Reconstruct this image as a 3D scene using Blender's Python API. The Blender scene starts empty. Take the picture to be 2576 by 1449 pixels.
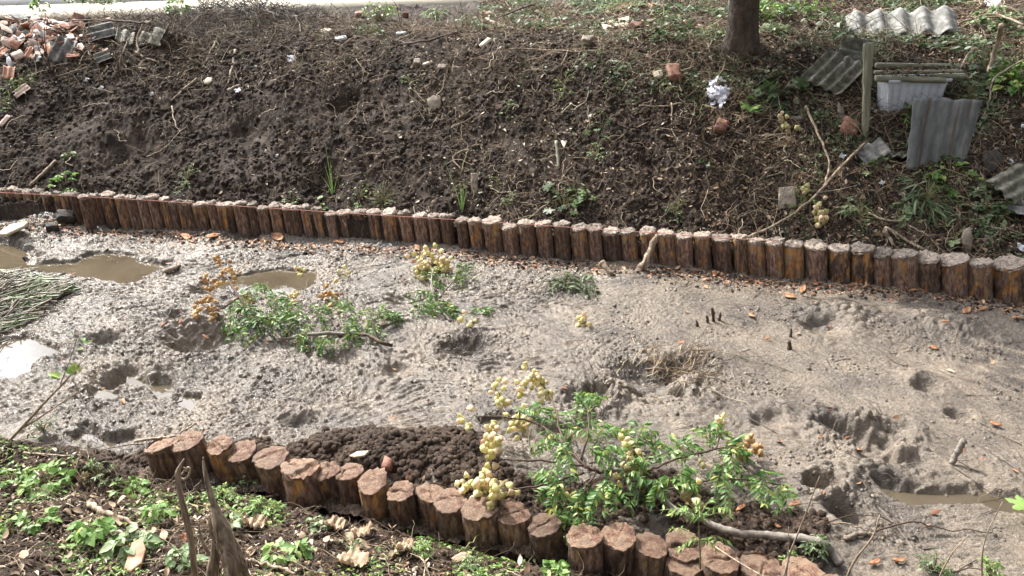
import bpy, math, random
import numpy as np
from mathutils import Vector, Matrix, Quaternion

# ------------------------------------------------------------------ camera, light, exposure
SC = bpy.context.scene
COL = SC.collection
CAM_Z, PITCH, FPX, CX, CY = 2.65, math.radians(25.0), 1874.0, 1288.0, 724.5
cd = bpy.data.cameras.new('camera'); cam = bpy.data.objects.new('camera', cd); COL.objects.link(cam)
cam.location = (0, 0, CAM_Z); cam.rotation_euler = (math.pi/2-PITCH, 0, 0)
cd.sensor_width = 36; cd.lens = FPX*36/2576; cd.clip_start = 0.05; cd.clip_end = 500
SC.camera = cam
SUN_EL, SUN_AZ = math.radians(46), math.radians(-43)      # azimuth from +y, negative = left
sd = Vector((math.sin(SUN_AZ)*math.cos(SUN_EL), math.cos(SUN_AZ)*math.cos(SUN_EL), math.sin(SUN_EL)))
sl = bpy.data.lights.new('sun', 'SUN'); sun = bpy.data.objects.new('sun', sl); COL.objects.link(sun)
sl.energy = 5.0; sl.angle = math.radians(0.5); sl.color = (1.0, 0.95, 0.87)
sun.rotation_euler = sd.to_track_quat('Z', 'Y').to_euler()
W = bpy.data.worlds.new('World'); SC.world = W; W.use_nodes = True
wn, wl = W.node_tree.nodes, W.node_tree.links
bg = wn['Background']
sky = wn.new('ShaderNodeTexSky'); sky.sky_type = 'NISHITA'; sky.sun_disc = False
sky.sun_elevation = SUN_EL; sky.sun_rotation = SUN_AZ
tc = wn.new('ShaderNodeTexCoord'); nz = wn.new('ShaderNodeTexNoise')
nz.inputs['Scale'].default_value = 2.2; nz.inputs['Detail'].default_value = 6; nz.inputs['Roughness'].default_value = .55
rp = wn.new('ShaderNodeValToRGB'); rp.color_ramp.elements[0].position = .36; rp.color_ramp.elements[1].position = .6
mx = wn.new('ShaderNodeMix'); mx.data_type = 'RGBA'
wl.new(tc.outputs['Generated'], nz.inputs['Vector']); wl.new(nz.outputs['Fac'], rp.inputs['Fac'])
wl.new(rp.outputs['Color'], mx.inputs['Factor']); wl.new(sky.outputs['Color'], mx.inputs['A'])
# sunlit cloud, brighter towards the sun as thin cloud is
dt = wn.new('ShaderNodeVectorMath'); dt.operation = 'DOT_PRODUCT'; dt.inputs[1].default_value = sd[:]
wl.new(tc.outputs['Generated'], dt.inputs[0])
mr = wn.new('ShaderNodeMapRange'); mr.interpolation_type = 'SMOOTHSTEP'
mr.inputs['From Min'].default_value = .62; mr.inputs['From Max'].default_value = 1.0; mr.inputs['To Min'].default_value = 6; mr.inputs['To Max'].default_value = 130
wl.new(dt.outputs['Value'], mr.inputs['Value'])
cs = wn.new('ShaderNodeVectorMath'); cs.operation = 'SCALE'; cs.inputs[0].default_value = (.96, .98, 1.03)
wl.new(mr.outputs['Result'], cs.inputs['Scale']); wl.new(cs.outputs[0], mx.inputs['B'])
wl.new(mx.outputs['Result'], bg.inputs['Color']); bg.inputs['Strength'].default_value = 0.06
SC.view_settings.view_transform = 'Standard'; SC.view_settings.look = 'None'
SC.view_settings.exposure = 0.75; SC.view_settings.gamma = 1
try:
    SC.cycles.max_bounces = 6; SC.cycles.transparent_max_bounces = 8
    SC.cycles.use_denoising = True; SC.cycles.sample_clamp_indirect = 6
except Exception: pass

# ------------------------------------------------------------------ numeric helpers
random.seed(7); RNG = np.random.default_rng(7)
PERM = RNG.permutation(4096).astype(np.int64)
GA = RNG.uniform(0, 2*np.pi, 4096); GX, GY = np.cos(GA), np.sin(GA)
R1 = RNG.uniform(0, 1, 4096); R2 = RNG.uniform(0, 1, 4096); R3 = RNG.uniform(0, 1, 4096)
def hsh(i, j, s): return PERM[(PERM[(i + s*57) & 4095] + j*31 + s*131) & 4095]
def perlin(x, y, s=0):
    x = np.asarray(x, float); y = np.asarray(y, float)
    i = np.floor(x).astype(np.int64); j = np.floor(y).astype(np.int64); fx = x-i; fy = y-j
    u = fx*fx*fx*(fx*(fx*6-15)+10); v = fy*fy*fy*(fy*(fy*6-15)+10)
    def g(a, b):
        h = hsh(i+a, j+b, s); return GX[h]*(fx-a)+GY[h]*(fy-b)
    n0 = g(0, 0)*(1-u)+g(1, 0)*u; n1 = g(0, 1)*(1-u)+g(1, 1)*u
    return (n0*(1-v)+n1*v)*1.4
def fbm(x, y, o=4, s=0, k=.5):
    r = 0; a = 1.0; f = 1.0; t = 0
    for q in range(o): r = r+a*perlin(x*f, y*f, s+q); t += a; a *= k; f *= 2.03
    return r/t
def clods(x, y, s=0):                      # rounded lumps, 0..1
    i = np.floor(x).astype(np.int64); j = np.floor(y).astype(np.int64); best = np.zeros_like(x)
    for a in (-1, 0, 1):
        for b in (-1, 0, 1):
            h = hsh(i+a, j+b, s); cx = i+a+R1[h]; cy = j+b+R2[h]; r = .35+.5*R3[h]
            d = 1-((x-cx)**2+(y-cy)**2)/(r*r)
            best = np.maximum(best, np.sqrt(np.clip(d, 0, 1))*r*1.2)
    return best
def sst(a, b, x):
    t = np.clip((x-a)/(b-a), 0, 1); return t*t*(3-2*t)

def ray(u, v):
    a = (u-CX)/FPX; b = (v-CY)/FPX; c, s = math.cos(PITCH), math.sin(PITCH)
    return np.array([a, c-b*s, -s-b*c])
def on_z(u, v, z=0.0):
    d = ray(u, v); t = (z-CAM_Z)/d[2]; return d[0]*t, d[1]*t

_fp = [on_z(200, 575), on_z(1240, 640), on_z(2540, 758)]
FC = np.polyfit([p[0] for p in _fp], [p[1] for p in _fp], 2)
def Fl(x): return np.polyval(FC, np.clip(x, -6.5, 5.5)) + (x-np.clip(x, -6.5, 5.5))*-.15
_np = [on_z(u, v, .2) for u, v in ((405, 1125), (682, 1150), (937, 1215), (1290, 1290), (1556, 1350), (1810, 1405), (2020, 1450))]
def Nl(x):
    xs = [-8, -3.2, -2.4]+[p[0] for p in _np]+[4, 8]
    ys = [3.55, 3.50, 3.36]+[p[1] for p in _np]+[1.5, .6]
    return np.interp(x, xs, ys)

PUD = {
 'P1': [(-40,608),(0,610),(33,620),(80,637),(93,647),(77,651),(100,667),(140,665),(187,664),(213,654),(233,642),(283,644),(333,647),(327,654),(353,664),(400,670),(423,669),(400,684),(360,700),(333,717),(300,714),(253,704),(200,694),(150,685),(100,677),(33,677),(-40,677)],
 'P2': [(560,712),(600,701),(645,691),(700,684),(783,689),(779,717),(724,741),(645,739),(609,741),(570,725)],
 'P3': [(-60,862),(0,864),(30,861),(56,855),(86,866),(101,874),(137,889),(127,902),(101,909),(71,922),(66,940),(41,952),(0,952),(-60,955)],
 'P4': [(340,955),(375,965),(421,970),(431,995),(406,1001),(375,980),(355,978)],
 'P5': [(243,985),(284,995),(284,1008),(253,995)],
 'P6': [(456,995),(492,1005),(487,1031),(456,1021)],
 'P7': [(2204,1219),(2250,1229),(2317,1243),(2417,1243),(2477,1239),(2517,1253),(2640,1270),(2640,1293),(2500,1289),(2467,1273),(2367,1263),(2300,1266),(2257,1259),(2217,1239)],
 'P8': [(1212,1063),(1259,1046),(1339,1063),(1359,1083),(1426,1076),(1479,1069),(1492,1106),(1442,1116),(1359,1106),(1279,1096),(1226,1086)],
 'P9': [(187,1099),(213,1079),(233,1093),(273,1106),(333,1096),(350,1106),(327,1113),(277,1123),(247,1113),(200,1109)],
}
WL = -0.022
def sdist(x, y, poly):
    P = np.array(poly); Q = np.roll(P, -1, 0); best = np.full(x.shape, 1e9); ins = np.zeros(x.shape, bool)
    for (x0, y0), (x1, y1) in zip(P, Q):
        ex, ey = x1-x0, y1-y0; t = np.clip(((x-x0)*ex+(y-y0)*ey)/(ex*ex+ey*ey+1e-12), 0, 1)
        best = np.minimum(best, (x-x0-t*ex)**2+(y-y0-t*ey)**2)
        c = ((y0 > y) != (y1 > y)) & (x < (x1-x0)*(y-y0)/(y1-y0+1e-12)+x0); ins ^= c
    d = np.sqrt(best); return np.where(ins, d, -d)
PW = {k: [on_z(u, v, WL) for u, v in p] for k, p in PUD.items()}
# dark pits in the mud: (u, v, radius m, depth m)
PITS = [(300,962,.16,.10),(265,1000,.1,.05),(150,1120,.1,.05),(500,858,.26,.12),(440,800,.12,.05),(262,865,.13,.08),(1480,1015,.12,.16),
        (1630,960,.22,.09),(1720,930,.16,.06),(2110,1078,.13,.09),(2180,1110,.16,.12),(2240,1085,.12,.06),(2065,1232,.09,.11),(2130,1302,.10,.10),
        (2070,830,.16,.05),(2210,1165,.12,.08),(1190,880,.2,.06),(1000,930,.12,.05),(860,905,.14,.05),(1020,760,.15,.04),(620,600,.2,.05),
        (2410,1055,.08,.05),(1930,1070,.10,.05),(1660,1010,.18,.05),(520,735,.14,.06),(760,1065,.12,.05),(2290,1170,.1,.05),(2330,985,.09,.05)]
PITW = [(*on_z(u, v, -.03), r, d) for u, v, r, d in PITS]
MOUNDS = [(2130,790,.32,.10),(2010,775,.2,.05),(2330,800,.25,.06),(2420,815,.2,.07),(2300,940,.14,.05),(120,560,.35,.12),(60,590,.3,.08),(240,600,.25,.06),
          (2080,1200,.2,.05),(1960,1020,.2,.04),(150,890,.22,.05),(2190,1190,.2,.06),(1700,990,.3,.05),(400,930,.2,.05)]
MOUNDW = [(*on_z(u, v, .03), r, h) for u, v, r, h in MOUNDS]
# spoil of dry brown earth thrown up behind the near piles
SPOIL = [(980,1165,.34,.17),(1100,1140,.30,.14),(880,1130,.26,.10),(800,1130,.18,.06),(1180,1190,.22,.10),(1650,1245,.26,.10),(1560,1260,.2,.09),(1750,1290,.2,.1),(1400,1290,.3,.06),(1880,1330,.2,.09),(1960,1370,.22,.09),(2010,1310,.14,.03),(640,1115,.12,.03),(1260,1240,.2,.07)]
SPOILW = [(*on_z(u, v, .06), r, h) for u, v, r, h in SPOIL]

def mud_masks(x, y):
    dn = y-Nl(x)
    sp = np.zeros_like(x)
    for cx, cy, r, h in SPOILW: sp = np.maximum(sp, np.exp(-(((x-cx)/1.35)**2+(y-cy)**2)/(r*r*.55)))
    n = fbm(x*5, y*5, 3, 41)
    soil = sst(.28, .46, sp+n*.22+np.where(x > -2.0, sst(.22, .06, dn+n*.1), 0)*.8 + sst(.20, .02, dn+n*.15)*.5*(x <= -2.0))
    churn = np.clip(sst(1.5, -.5, x)*.75+.28+fbm(x*.9, y*1.1, 3, 17)*.9, .12, 1)
    df = Fl(x)-y
    churn = np.clip(churn+sst(.35, .05, df)*.4, 0, 1)
    return soil, churn
def Hmud(x, y):
    x = np.asarray(x, float); y = np.asarray(y, float)
    soil, churn = mud_masks(x, y)
    h = fbm(x*.8, y*.9, 3, 3)*.05
    # raked, smeared ridges: coordinates rotate with a slow flow field
    ang = .55+.9*fbm(x*.45, y*.5, 2, 11)+.25*x*.3
    c, s = np.cos(ang), np.sin(ang); wx = x+.18*fbm(x*2, y*2, 2, 12); wy = y+.18*fbm(x*2, y*2, 2, 13)
    a = wx*c+wy*s; b = -wx*s+wy*c
    r1 = 1-np.abs(fbm(a*3.0, b*9, 3, 21))*2.2
    r2 = np.abs(fbm(a*7, b*19, 3, 25))*3.2-.4; r3 = np.abs(fbm(a*21, b*47, 3, 27))*3.2-.4
    h = h+churn*(r1*.015+r2*.011+r3*.009-.018)+.004*r2*(1-churn)+.003*r3*(1-churn)
    cr = clods(wx*16, wy*24, 5)*.010+clods(wx*38, wy*50, 6)*.011
    lum = sst(.0, .45, fbm(x*3.2, y*3.2, 3, 31))
    h = h+cr*(.25+.9*lum)*churn+fbm(a*16, b*34, 3, 26)*.010*(.35+churn)
    for cx, cy, r, d in PITW:
        q = np.sqrt(((x-cx)/1.25)**2+(y-cy)**2)/r
        m = q < 2.6
        if m.any():
            qq = q[m]*(1+.35*fbm(x[m]*9, y[m]*9, 2, 51)); hh = h[m]
            hh = hh-1.25*d*np.exp(-(qq/.72)**4)+.22*d*np.exp(-((qq-1.2)/.5)**2)*(.4+1.0*clods(x[m]*24, y[m]*24, 9)); h[m] = hh
    for cx, cy, r, d in MOUNDW:
        q = (((x-cx)/1.3)**2+(y-cy)**2)/(r*r); e = np.exp(-q*2.2); h = h+e*d*(.7+.5*clods(x*14, y*18, 8))
    for cx, cy, r, d in SPOILW:
        q = (((x-cx)/1.35)**2+(y-cy)**2)/(r*r); h = h+np.exp(-q*1.6)*d
    cl = clods(x*13+.1*fbm(x*20, y*20, 2, 64), y*15, 61)*.024+clods(x*27, y*30, 62)*.018+clods(x*56, y*60, 65)*.012+fbm(x*5, y*5, 3, 63)*.06+np.abs(fbm(x*22, y*24, 3, 66))*.03
    h = h*(1-soil*.5)+soil*cl
    for k, P in PW.items():
        P = np.array(P); lo = P.min(0)-.35; hi = P.max(0)+.35
        m = (x > lo[0]) & (x < hi[0]) & (y > lo[1]) & (y < hi[1])
        if m.any():
            d = sdist(x[m], y[m], P)+.05*fbm(x[m]*6, y[m]*8, 3, 71)+.02*fbm(x[m]*24, y[m]*30, 2, 72)+(.04 if k in ('P1', 'P2', 'P3') else .015)
            w = sst(-.10, .02, d); hm = h[m]
            flo = .012+.6*(np.clip(hm, -.01, .03))
            hh = hm*(1-w)+w*flo
            h[m] = hh-sst(-.04, .03, d)*.075
    return h
def Hbank_base(x, y):
    d = y-Fl(x)
    right = sst(.6, 3.2, x)
    sl = .74-.12*right+.05*fbm(x*.5, y*.5, 2, 81)
    crest = 1.66+.05*fbm(x*.7, y*0, 2, 82)-.16*right
    z = .17+sl*np.clip(d-.24, 0, None)
    top = crest+np.where(d > 0, (.0+.11*right)*np.clip(d-(crest-.0)/sl, 0, 6), 0)
    k = 7.0                                       # soft minimum of the slope and the plateau
    zz = -np.log(np.exp(-k*z)+np.exp(-k*top))/k
    yr = ROAD0+ROAD1*x
    rd = sst(-.9, -.1, y-yr)
    return zz*(1-rd*(1-right*.9))+rd*(1-right*.9)*1.60
_r0 = on_z(0, 58, 1.62); _r1 = on_z(1270, 9, 1.62)
ROAD1 = (_r1[1]-_r0[1])/(_r1[0]-_r0[0]); ROAD0 = _r0[1]-ROAD1*_r0[0]
BPITW = []
def scrape_mask(x, y):
    d = y-Fl(x); sx = x+.45*d
    return sst(.12, .42, fbm(x*.9, y*1.3, 3, 95)+.12)*sst(1.2, -1.0, x)*sst(-.1, .25, fbm(sx*7, d*1.2, 3, 88)+.1)*sst(.3, .7, d)*sst(2.2, 1.6, d)
def Hbank(x, y):
    x = np.asarray(x, float); y = np.asarray(y, float)
    h = Hbank_base(x, y); d = y-Fl(x)
    yr = ROAD0+ROAD1*x; off = 1-sst(-.5, -.15, y-yr)*(x < 2)
    g = sst(.2, .5, d)
    # slip gullies running down the cut face
    gx = x+.35*d
    gul = fbm(gx*1.6, d*.5, 3, 91)*.10+fbm(gx*5, d*1.1, 3, 92)*.045
    smooth = sst(.05, .35, fbm(x*.9, y*1.3, 3, 95)+.12)*sst(1.2, -1.5, x)
    h = h+g*gul*off
    amp = (1-.75*smooth)*(1-.8*scrape_mask(x, y))
    wx = x+.03*fbm(x*9, y*9, 2, 93); wy = y+.03*fbm(x*9, y*9, 2, 94)
    lum = sst(-.1, .35, fbm(x*2.3, y*2.6, 3, 100))
    h = h+off*amp*(clods(wx*12, wy*14, 96)*.030*lum+clods(wx*25, wy*28, 97)*.022+clods(wx*52, wy*58, 98)*.015-.02)
    h = h+off*(fbm(x*7, y*8, 4, 99)*.05+np.abs(fbm(x*24, y*27, 3, 90))*.028*amp)
    for cx, cy, r, dp in BPITW:
        q = ((x-cx)**2+((y-cy)*1.3)**2)/(r*r); m = q < 6
        if m.any(): h[m] = h[m]-dp*np.exp(-q[m]**1.5*(1+.4*fbm(x[m]*8, y[m]*8, 2, 89)))
    return h
def Hnear(x, y):
    x = np.asarray(x, float); y = np.asarray(y, float)
    d = Nl(x)-y
    left = sst(-1.85, -2.15, x)
    tr = -.03+.05*sst(.06, .16, d)+.10*sst(.10, .27, d+.05*fbm(x*3, y*3, 2, 101))+.36*np.clip(d-.24, 0, None)
    lf = -.05+.27*sst(.0, .30, d+.09*fbm(x*2.5, y*2.5, 2, 102))+.22*np.clip(d-.3, 0, None)
    lf = lf+.13*np.exp(-((x+2.7)**2/.25+(y-3.30)**2/.04))+.08*np.exp(-((x+2.15)**2/.06+(y-3.12)**2/.03))
    h = tr*(1-left)+lf*left
    h = h+fbm(x*1.6, y*1.6, 2, 103)*.05*sst(.1, .5, d)
    return h+clods(x*13, y*13, 104)*.028+clods(x*30, y*30, 105)*.018+clods(x*62, y*62, 107)*.009+fbm(x*9, y*9, 3, 106)*.022-.02
def ground(x, y):
    x = np.atleast_1d(np.asarray(x, float)); y = np.atleast_1d(np.asarray(y, float)); h = np.zeros_like(x)
    f = y > Fl(x)+.19; n = y < Nl(x)-.02; m = ~(f | n)
    if f.any(): h[f] = Hbank(x[f], y[f])
    if n.any(): h[n] = Hnear(x[n], y[n])
    if m.any(): h[m] = Hmud(x[m], y[m])
    return h
ground_exact = ground; HG = {}
for _u, _v, _r, _d in ((868, 258, .14, .16), (330, 385, .35, .12), (822, 455, .20, .12), (610, 340, .22, .07), (1240, 350, .2, .05), (150, 300, .3, .07), (1850, 180, .25, .06), (2260, 350, .25, .12), (2230, 250, .2, .12)):
    _d2 = ray(_u, _v); _t = np.linspace(3, 14, 400); _g = Hbank_base(_d2[0]*_t, _d2[1]*_t); _k = np.nonzero(CAM_Z+_d2[2]*_t <= _g)[0][0]; BPITW.append((_d2[0]*_t[_k], _d2[1]*_t[_k], _r, _d))
def bake_ground():
    X = np.arange(-9, 9, .018); Y = np.arange(.6, 13, .018); xx, yy = np.meshgrid(X, Y)
    HG['z'] = ground_exact(xx.ravel(), yy.ravel()).reshape(xx.shape)
def ground(x, y):
    x = np.atleast_1d(np.asarray(x, float)); y = np.atleast_1d(np.asarray(y, float)); z = HG['z']
    fx = np.clip((x+9)/.018, 0, z.shape[1]-1.001); fy = np.clip((y-.6)/.018, 0, z.shape[0]-1.001); i = fx.astype(int); j = fy.astype(int); fx -= i; fy -= j
    return (z[j, i]*(1-fx)+z[j, i+1]*fx)*(1-fy)+(z[j+1, i]*(1-fx)+z[j+1, i+1]*fx)*fy
bake_ground()
def at(u, v, up=0.0):
    d = ray(u, v); t = np.linspace(2.0, 20, 260)
    for q in range(2):
        x, y, z = d[0]*t, d[1]*t, CAM_Z+d[2]*t; g = ground(x, y)+up; k = np.nonzero(z <= g)[0]
        k = k[0] if len(k) else len(t)-1
        if q == 0: t = np.linspace(t[max(k-1, 0)], t[k], 12)
    if k > 0:
        a = z[k-1]-g[k-1]; b = z[k]-g[k]; w = a/(a-b) if a != b else 0; tt = t[k-1]+(t[k]-t[k-1])*min(max(w, 0), 1)
    else: tt = t[0]
    return Vector((d[0]*tt, d[1]*tt, CAM_Z+d[2]*tt))
def gz(x, y): return float(ground(x, y)[0])
def hard(u, v, depth):                      # point on the view ray at a distance along y
    d = ray(u, v); t = depth/d[1]; return Vector((d[0]*t, depth, CAM_Z+d[2]*t))

# ------------------------------------------------------------------ object helpers
def mk(name, V, F, mat, parent=None, smooth=False, attrs=None):
    V = np.asarray(V, float); FL = F if isinstance(F, list) else [F]
    me = bpy.data.meshes.new(name); me.vertices.add(len(V)); me.vertices.foreach_set('co', V.ravel())
    FL = [np.asarray(f, np.int64) for f in FL if len(f)]
    tot = np.concatenate([np.full(len(f), f.shape[1]) for f in FL]); lo = np.concatenate([f.ravel() for f in FL])
    me.loops.add(len(lo)); me.loops.foreach_set('vertex_index', lo)
    me.polygons.add(len(tot)); me.polygons.foreach_set('loop_start', np.concatenate([[0], np.cumsum(tot)[:-1]])); me.polygons.foreach_set('loop_total', tot)
    if smooth: me.polygons.foreach_set('use_smooth', np.ones(len(tot), bool))
    for k, a in (attrs or {}).items():
        at_ = me.attributes.new(k, 'FLOAT', 'POINT'); at_.data.foreach_set('value', np.asarray(a, np.float32))
    me.update(calc_edges=True); me.validate(clean_customdata=False)
    me.materials.append(mat)
    o = bpy.data.objects.new(name, me); COL.objects.link(o)
    if parent: o.parent = parent
    return o
def empty(name, loc=(0, 0, 0), q=None):
    o = bpy.data.objects.new(name, None); COL.objects.link(o); o.location = loc; o.empty_display_size = .05
    if q is not None: o.rotation_mode = 'QUATERNION'; o.rotation_quaternion = q
    return o
def tag(o, label=None, cat=None, group=None, kind=None):
    for k, v in (('label', label), ('category', cat), ('group', group), ('kind', kind)):
        if v: o[k] = v
    return o
def gridf(nx, ny):
    i, j = np.meshgrid(np.arange(nx-1), np.arange(ny-1)); a = (j*nx+i).ravel()
    return np.stack([a, a+1, a+nx+1, a+nx], 1)
def inst(TV, TF, M, P):                      # N copies of one template merged
    N = len(P); V = np.einsum('nij,vj->nvi', M, TV)+P[:, None, :]
    F = (TF[None]+(np.arange(N)*len(TV))[:, None, None]).reshape(-1, TF.shape[1])
    return V.reshape(-1, 3), F
class Acc:
    def __init__(s): s.V = []; s.F = {}; s.n = 0
    def add(s, V, F):
        V = np.asarray(V, float)
        for f in (F if isinstance(F, list) else [F]):
            f = np.asarray(f, np.int64)
            if len(f): s.F.setdefault(f.shape[1], []).append(f+s.n)
        s.V.append(V); s.n += len(V); return s
    def mk(s, name, mat, parent=None, smooth=False, origin=None):
        V = np.concatenate(s.V)
        if origin is not None: V = V-np.array(origin)
        o = mk(name, V, [np.concatenate(f) for f in s.F.values()], mat, parent, smooth)
        if origin is not None and parent is None: o.location = origin
        return o
def tube(pts, rad, n=6, cap=True):
    P = np.asarray(pts, float); N = len(P); rad = np.broadcast_to(np.asarray(rad, float), (N,))
    T = np.gradient(P, axis=0); T /= np.linalg.norm(T, axis=1)[:, None]+1e-12
    u = np.cross(T[0], [0.3, .2, 1]); u /= np.linalg.norm(u)+1e-12; V = []
    an = np.arange(n)*2*np.pi/n
    for k in range(N):
        u = u-T[k]*np.dot(u, T[k]); u /= np.linalg.norm(u)+1e-12; w = np.cross(T[k], u)
        V.append(P[k]+rad[k]*(np.cos(an)[:, None]*u+np.sin(an)[:, None]*w))
    V = np.concatenate(V); F = []
    for k in range(N-1):
        a = k*n+np.arange(n); b = k*n+(np.arange(n)+1) % n; F.append(np.stack([a, b, b+n, a+n], 1))
    F = [np.concatenate(F)]
    if cap: F += [np.arange(n)[::-1][None], (np.arange(n)+(N-1)*n)[None]]
    return V, F
def spline(pts, m=6):
    P = [np.asarray(p, float) for p in pts]; P = [2*P[0]-P[1]]+P+[2*P[-1]-P[-2]]; out = []
    for i in range(1, len(P)-2):
        for k in range(m):
            t = k/m; a, b, c, d = P[i-1:i+3]
            out.append(.5*((2*b)+(-a+c)*t+(2*a-5*b+4*c-d)*t*t+(-a+3*b-3*c+d)*t**3))
    out.append(P[-2]); return np.array(out)
def rotm(axis, a):
    return np.array(Matrix.Rotation(a, 3, Vector(axis)))
def rand_rots(n, tilt=math.pi, normals=None, rng=RNG):
    """random spin about the normal then a random tilt away from it"""
    az = rng.uniform(0, 2*np.pi, n); ti = rng.uniform(-tilt, tilt, n); sp = rng.uniform(0, 2*np.pi, n)
    z = np.zeros(n); o = np.ones(n); c, s = np.cos, np.sin
    Rz = np.stack([c(sp), -s(sp), z, s(sp), c(sp), z, z, z, o], 1).reshape(n, 3, 3)
    Rx = np.stack([o, z, z, z, c(ti), -s(ti), z, s(ti), c(ti)], 1).reshape(n, 3, 3)
    Rb = np.stack([c(az), -s(az), z, s(az), c(az), z, z, z, o], 1).reshape(n, 3, 3)
    R = Rb@Rx@Rz
    if normals is not None:
        Z = normals; X = np.cross(Z, np.array([.13, 1, .05])); X /= np.linalg.norm(X, axis=1)[:, None]; Y = np.cross(Z, X)
        R = np.stack([X, Y, Z], 2)@R
    return R
def normals_at(x, y, e=.06):
    zx = (ground(x+e, y)-ground(x-e, y))/(2*e); zy = (ground(x, y+e)-ground(x, y-e))/(2*e)
    n = np.stack([-zx, -zy, np.ones_like(zx)], 1); return n/np.linalg.norm(n, axis=1)[:, None]
def nrm_smooth(x, y, e=.14):
    return Vector((-(gz(x+e, y)-gz(x-e, y))/(2*e), -(gz(x, y+e)-gz(x, y-e))/(2*e), 1)).normalized()

# ------------------------------------------------------------------ materials
def hexlin(r, g, b): return (r, g, b, 1)
def newmat(name, rough=.8, spec=.5):
    m = bpy.data.materials.new(name); m.use_nodes = True; nt = m.node_tree; b = nt.nodes['Principled BSDF']
    b.inputs['Roughness'].default_value = rough; b.inputs['Specular IOR Level'].default_value = spec
    return m, nt, b
def N(nt, typ, **kw):
    n = nt.nodes.new('ShaderNode'+typ)
    for k, v in kw.items():
        if k in n.inputs: n.inputs[k].default_value = v
        else: setattr(n, k, v)
    return n
def ramp(nt, fac, stops):
    r = N(nt, 'ValToRGB'); cr = r.color_ramp
    while len(cr.elements) < len(stops): cr.elements.new(.5)
    for e, (p, c) in zip(cr.elements, stops): e.position = p; e.color = (*c, 1) if len(c) == 3 else c
    nt.links.new(fac, r.inputs['Fac']); return r.outputs['Color']
def mixc(nt, f, a, b):
    m = N(nt, 'Mix', data_type='RGBA')
    for s, i in ((f, 0), (a, 6), (b, 7)):
        if hasattr(s, 'links'): nt.links.new(s, m.inputs[i])
        else: m.inputs[i].default_value = (*s, 1) if isinstance(s, tuple) else s
    return m.outputs[2]
def noise(nt, scale, detail=4, rough=.6, vec=None, dist=0, out='Fac'):
    n = N(nt, 'TexNoise', Scale=scale, Detail=detail, Roughness=rough, Distortion=dist)
    if vec is None: vec = objco(nt)
    nt.links.new(vec, n.inputs['Vector']); return n.outputs[out]
def objco(nt, sc=None):
    t = N(nt, 'TexCoord').outputs['Object']
    if sc:
        m = N(nt, 'Mapping'); m.inputs['Scale'].default_value = sc; nt.links.new(t, m.inputs['Vector']); t = m.outputs['Vector']
    return t
def bump(nt, b, h, strength=.5, dist=.01, prev=None):
    n = N(nt, 'Bump', Strength=strength, Distance=dist); nt.links.new(h, n.inputs['Height'])
    if prev: nt.links.new(prev, n.inputs['Normal'])
    nt.links.new(n.outputs['Normal'], b.inputs['Normal']); return n.outputs['Normal']
def attr(nt, name): 
    a = N(nt, 'Attribute'); a.attribute_name = name; return a.outputs['Fac']
def island(nt): return N(nt, 'NewGeometry').outputs['Random Per Island']

def soil_nodes(nt, dark=(.018, .012, .009), mid=(.050, .034, .024), light=(.135, .098, .072)):
    c = ramp(nt, noise(nt, 5, 9, .72), [(.3, dark), (.52, mid), (.74, light)])
    c2 = ramp(nt, noise(nt, 75, 4, .75), [(.38, (.42, .42, .42)), (.52, (1, 1, 1)), (.66, (1.9, 1.8, 1.7))])
    m = N(nt, 'Mix', data_type='RGBA', blend_type='MULTIPLY'); m.inputs[0].default_value = 1
    nt.links.new(c, m.inputs[6]); nt.links.new(c2, m.inputs[7]); return m.outputs[2]
def mat_soil(name, **k):
    m, nt, b = newmat(name, .85, .3); nt.links.new(mixc(nt, attr(nt, 'scrape'), soil_nodes(nt, **k), ramp(nt, noise(nt, 22, 4), [(.3, (.075, .055, .042)), (.7, (.125, .095, .074))])), b.inputs['Base Color'])
    h = noise(nt, 95, 7, .8); bump(nt, b, h, 1.0, .02); return m
M = {}
M['soil'] = mat_soil('dark_earth')
M['soil_near'] = mat_soil('near_earth', dark=(.038, .024, .016), mid=(.085, .056, .038), light=(.16, .115, .08))
def mat_mud():
    m, nt, b = newmat('wet_mud', .3, .5)
    wet = ramp(nt, noise(nt, 2.2, 5, .6), [(.35, (.105, .087, .070)), (.5, (.175, .145, .112)), (.68, (.245, .200, .150))])
    fine = ramp(nt, noise(nt, 55, 4, .7), [(.3, (.6, .6, .62)), (.7, (1.35, 1.3, 1.25))])
    mm = N(nt, 'Mix', data_type='RGBA', blend_type='MULTIPLY'); mm.inputs[0].default_value = 1
    nt.links.new(wet, mm.inputs[6]); nt.links.new(fine, mm.inputs[7])
    dry = soil_nodes(nt, dark=(.045, .029, .02), mid=(.11, .074, .05), light=(.20, .15, .108))
    s = attr(nt, 'soil')
    nt.links.new(mixc(nt, s, mm.outputs[2], dry), b.inputs['Base Color'])
    r = ramp(nt, noise(nt, 14, 5, .7), [(.35, (.17,)*3), (.65, (.36,)*3)])
    nt.links.new(mixc(nt, s, r, (.85, .85, .85)), b.inputs['Roughness'])
    n1 = bump(nt, b, noise(nt, 26, 5, .65, vec=objco(nt, (1, 1.7, 1)), dist=1.5), .8, .022)
    bump(nt, b, noise(nt, 130, 4, .7, dist=.6), .7, .008, prev=n1)
    return m
M['mud'] = mat_mud()
def mat_water():
    m, nt, b = newmat('turbid_water', .015, .5); b.inputs['IOR'].default_value = 1.38
    nt.links.new(ramp(nt, noise(nt, 1.6, 4, .6), [(.35, (.065, .050, .032)), (.65, (.095, .075, .049))]), b.inputs['Base Color'])
    bump(nt, b, noise(nt, 9, 2, .5), .06, .01); return m
M['water'] = mat_water()
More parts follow.
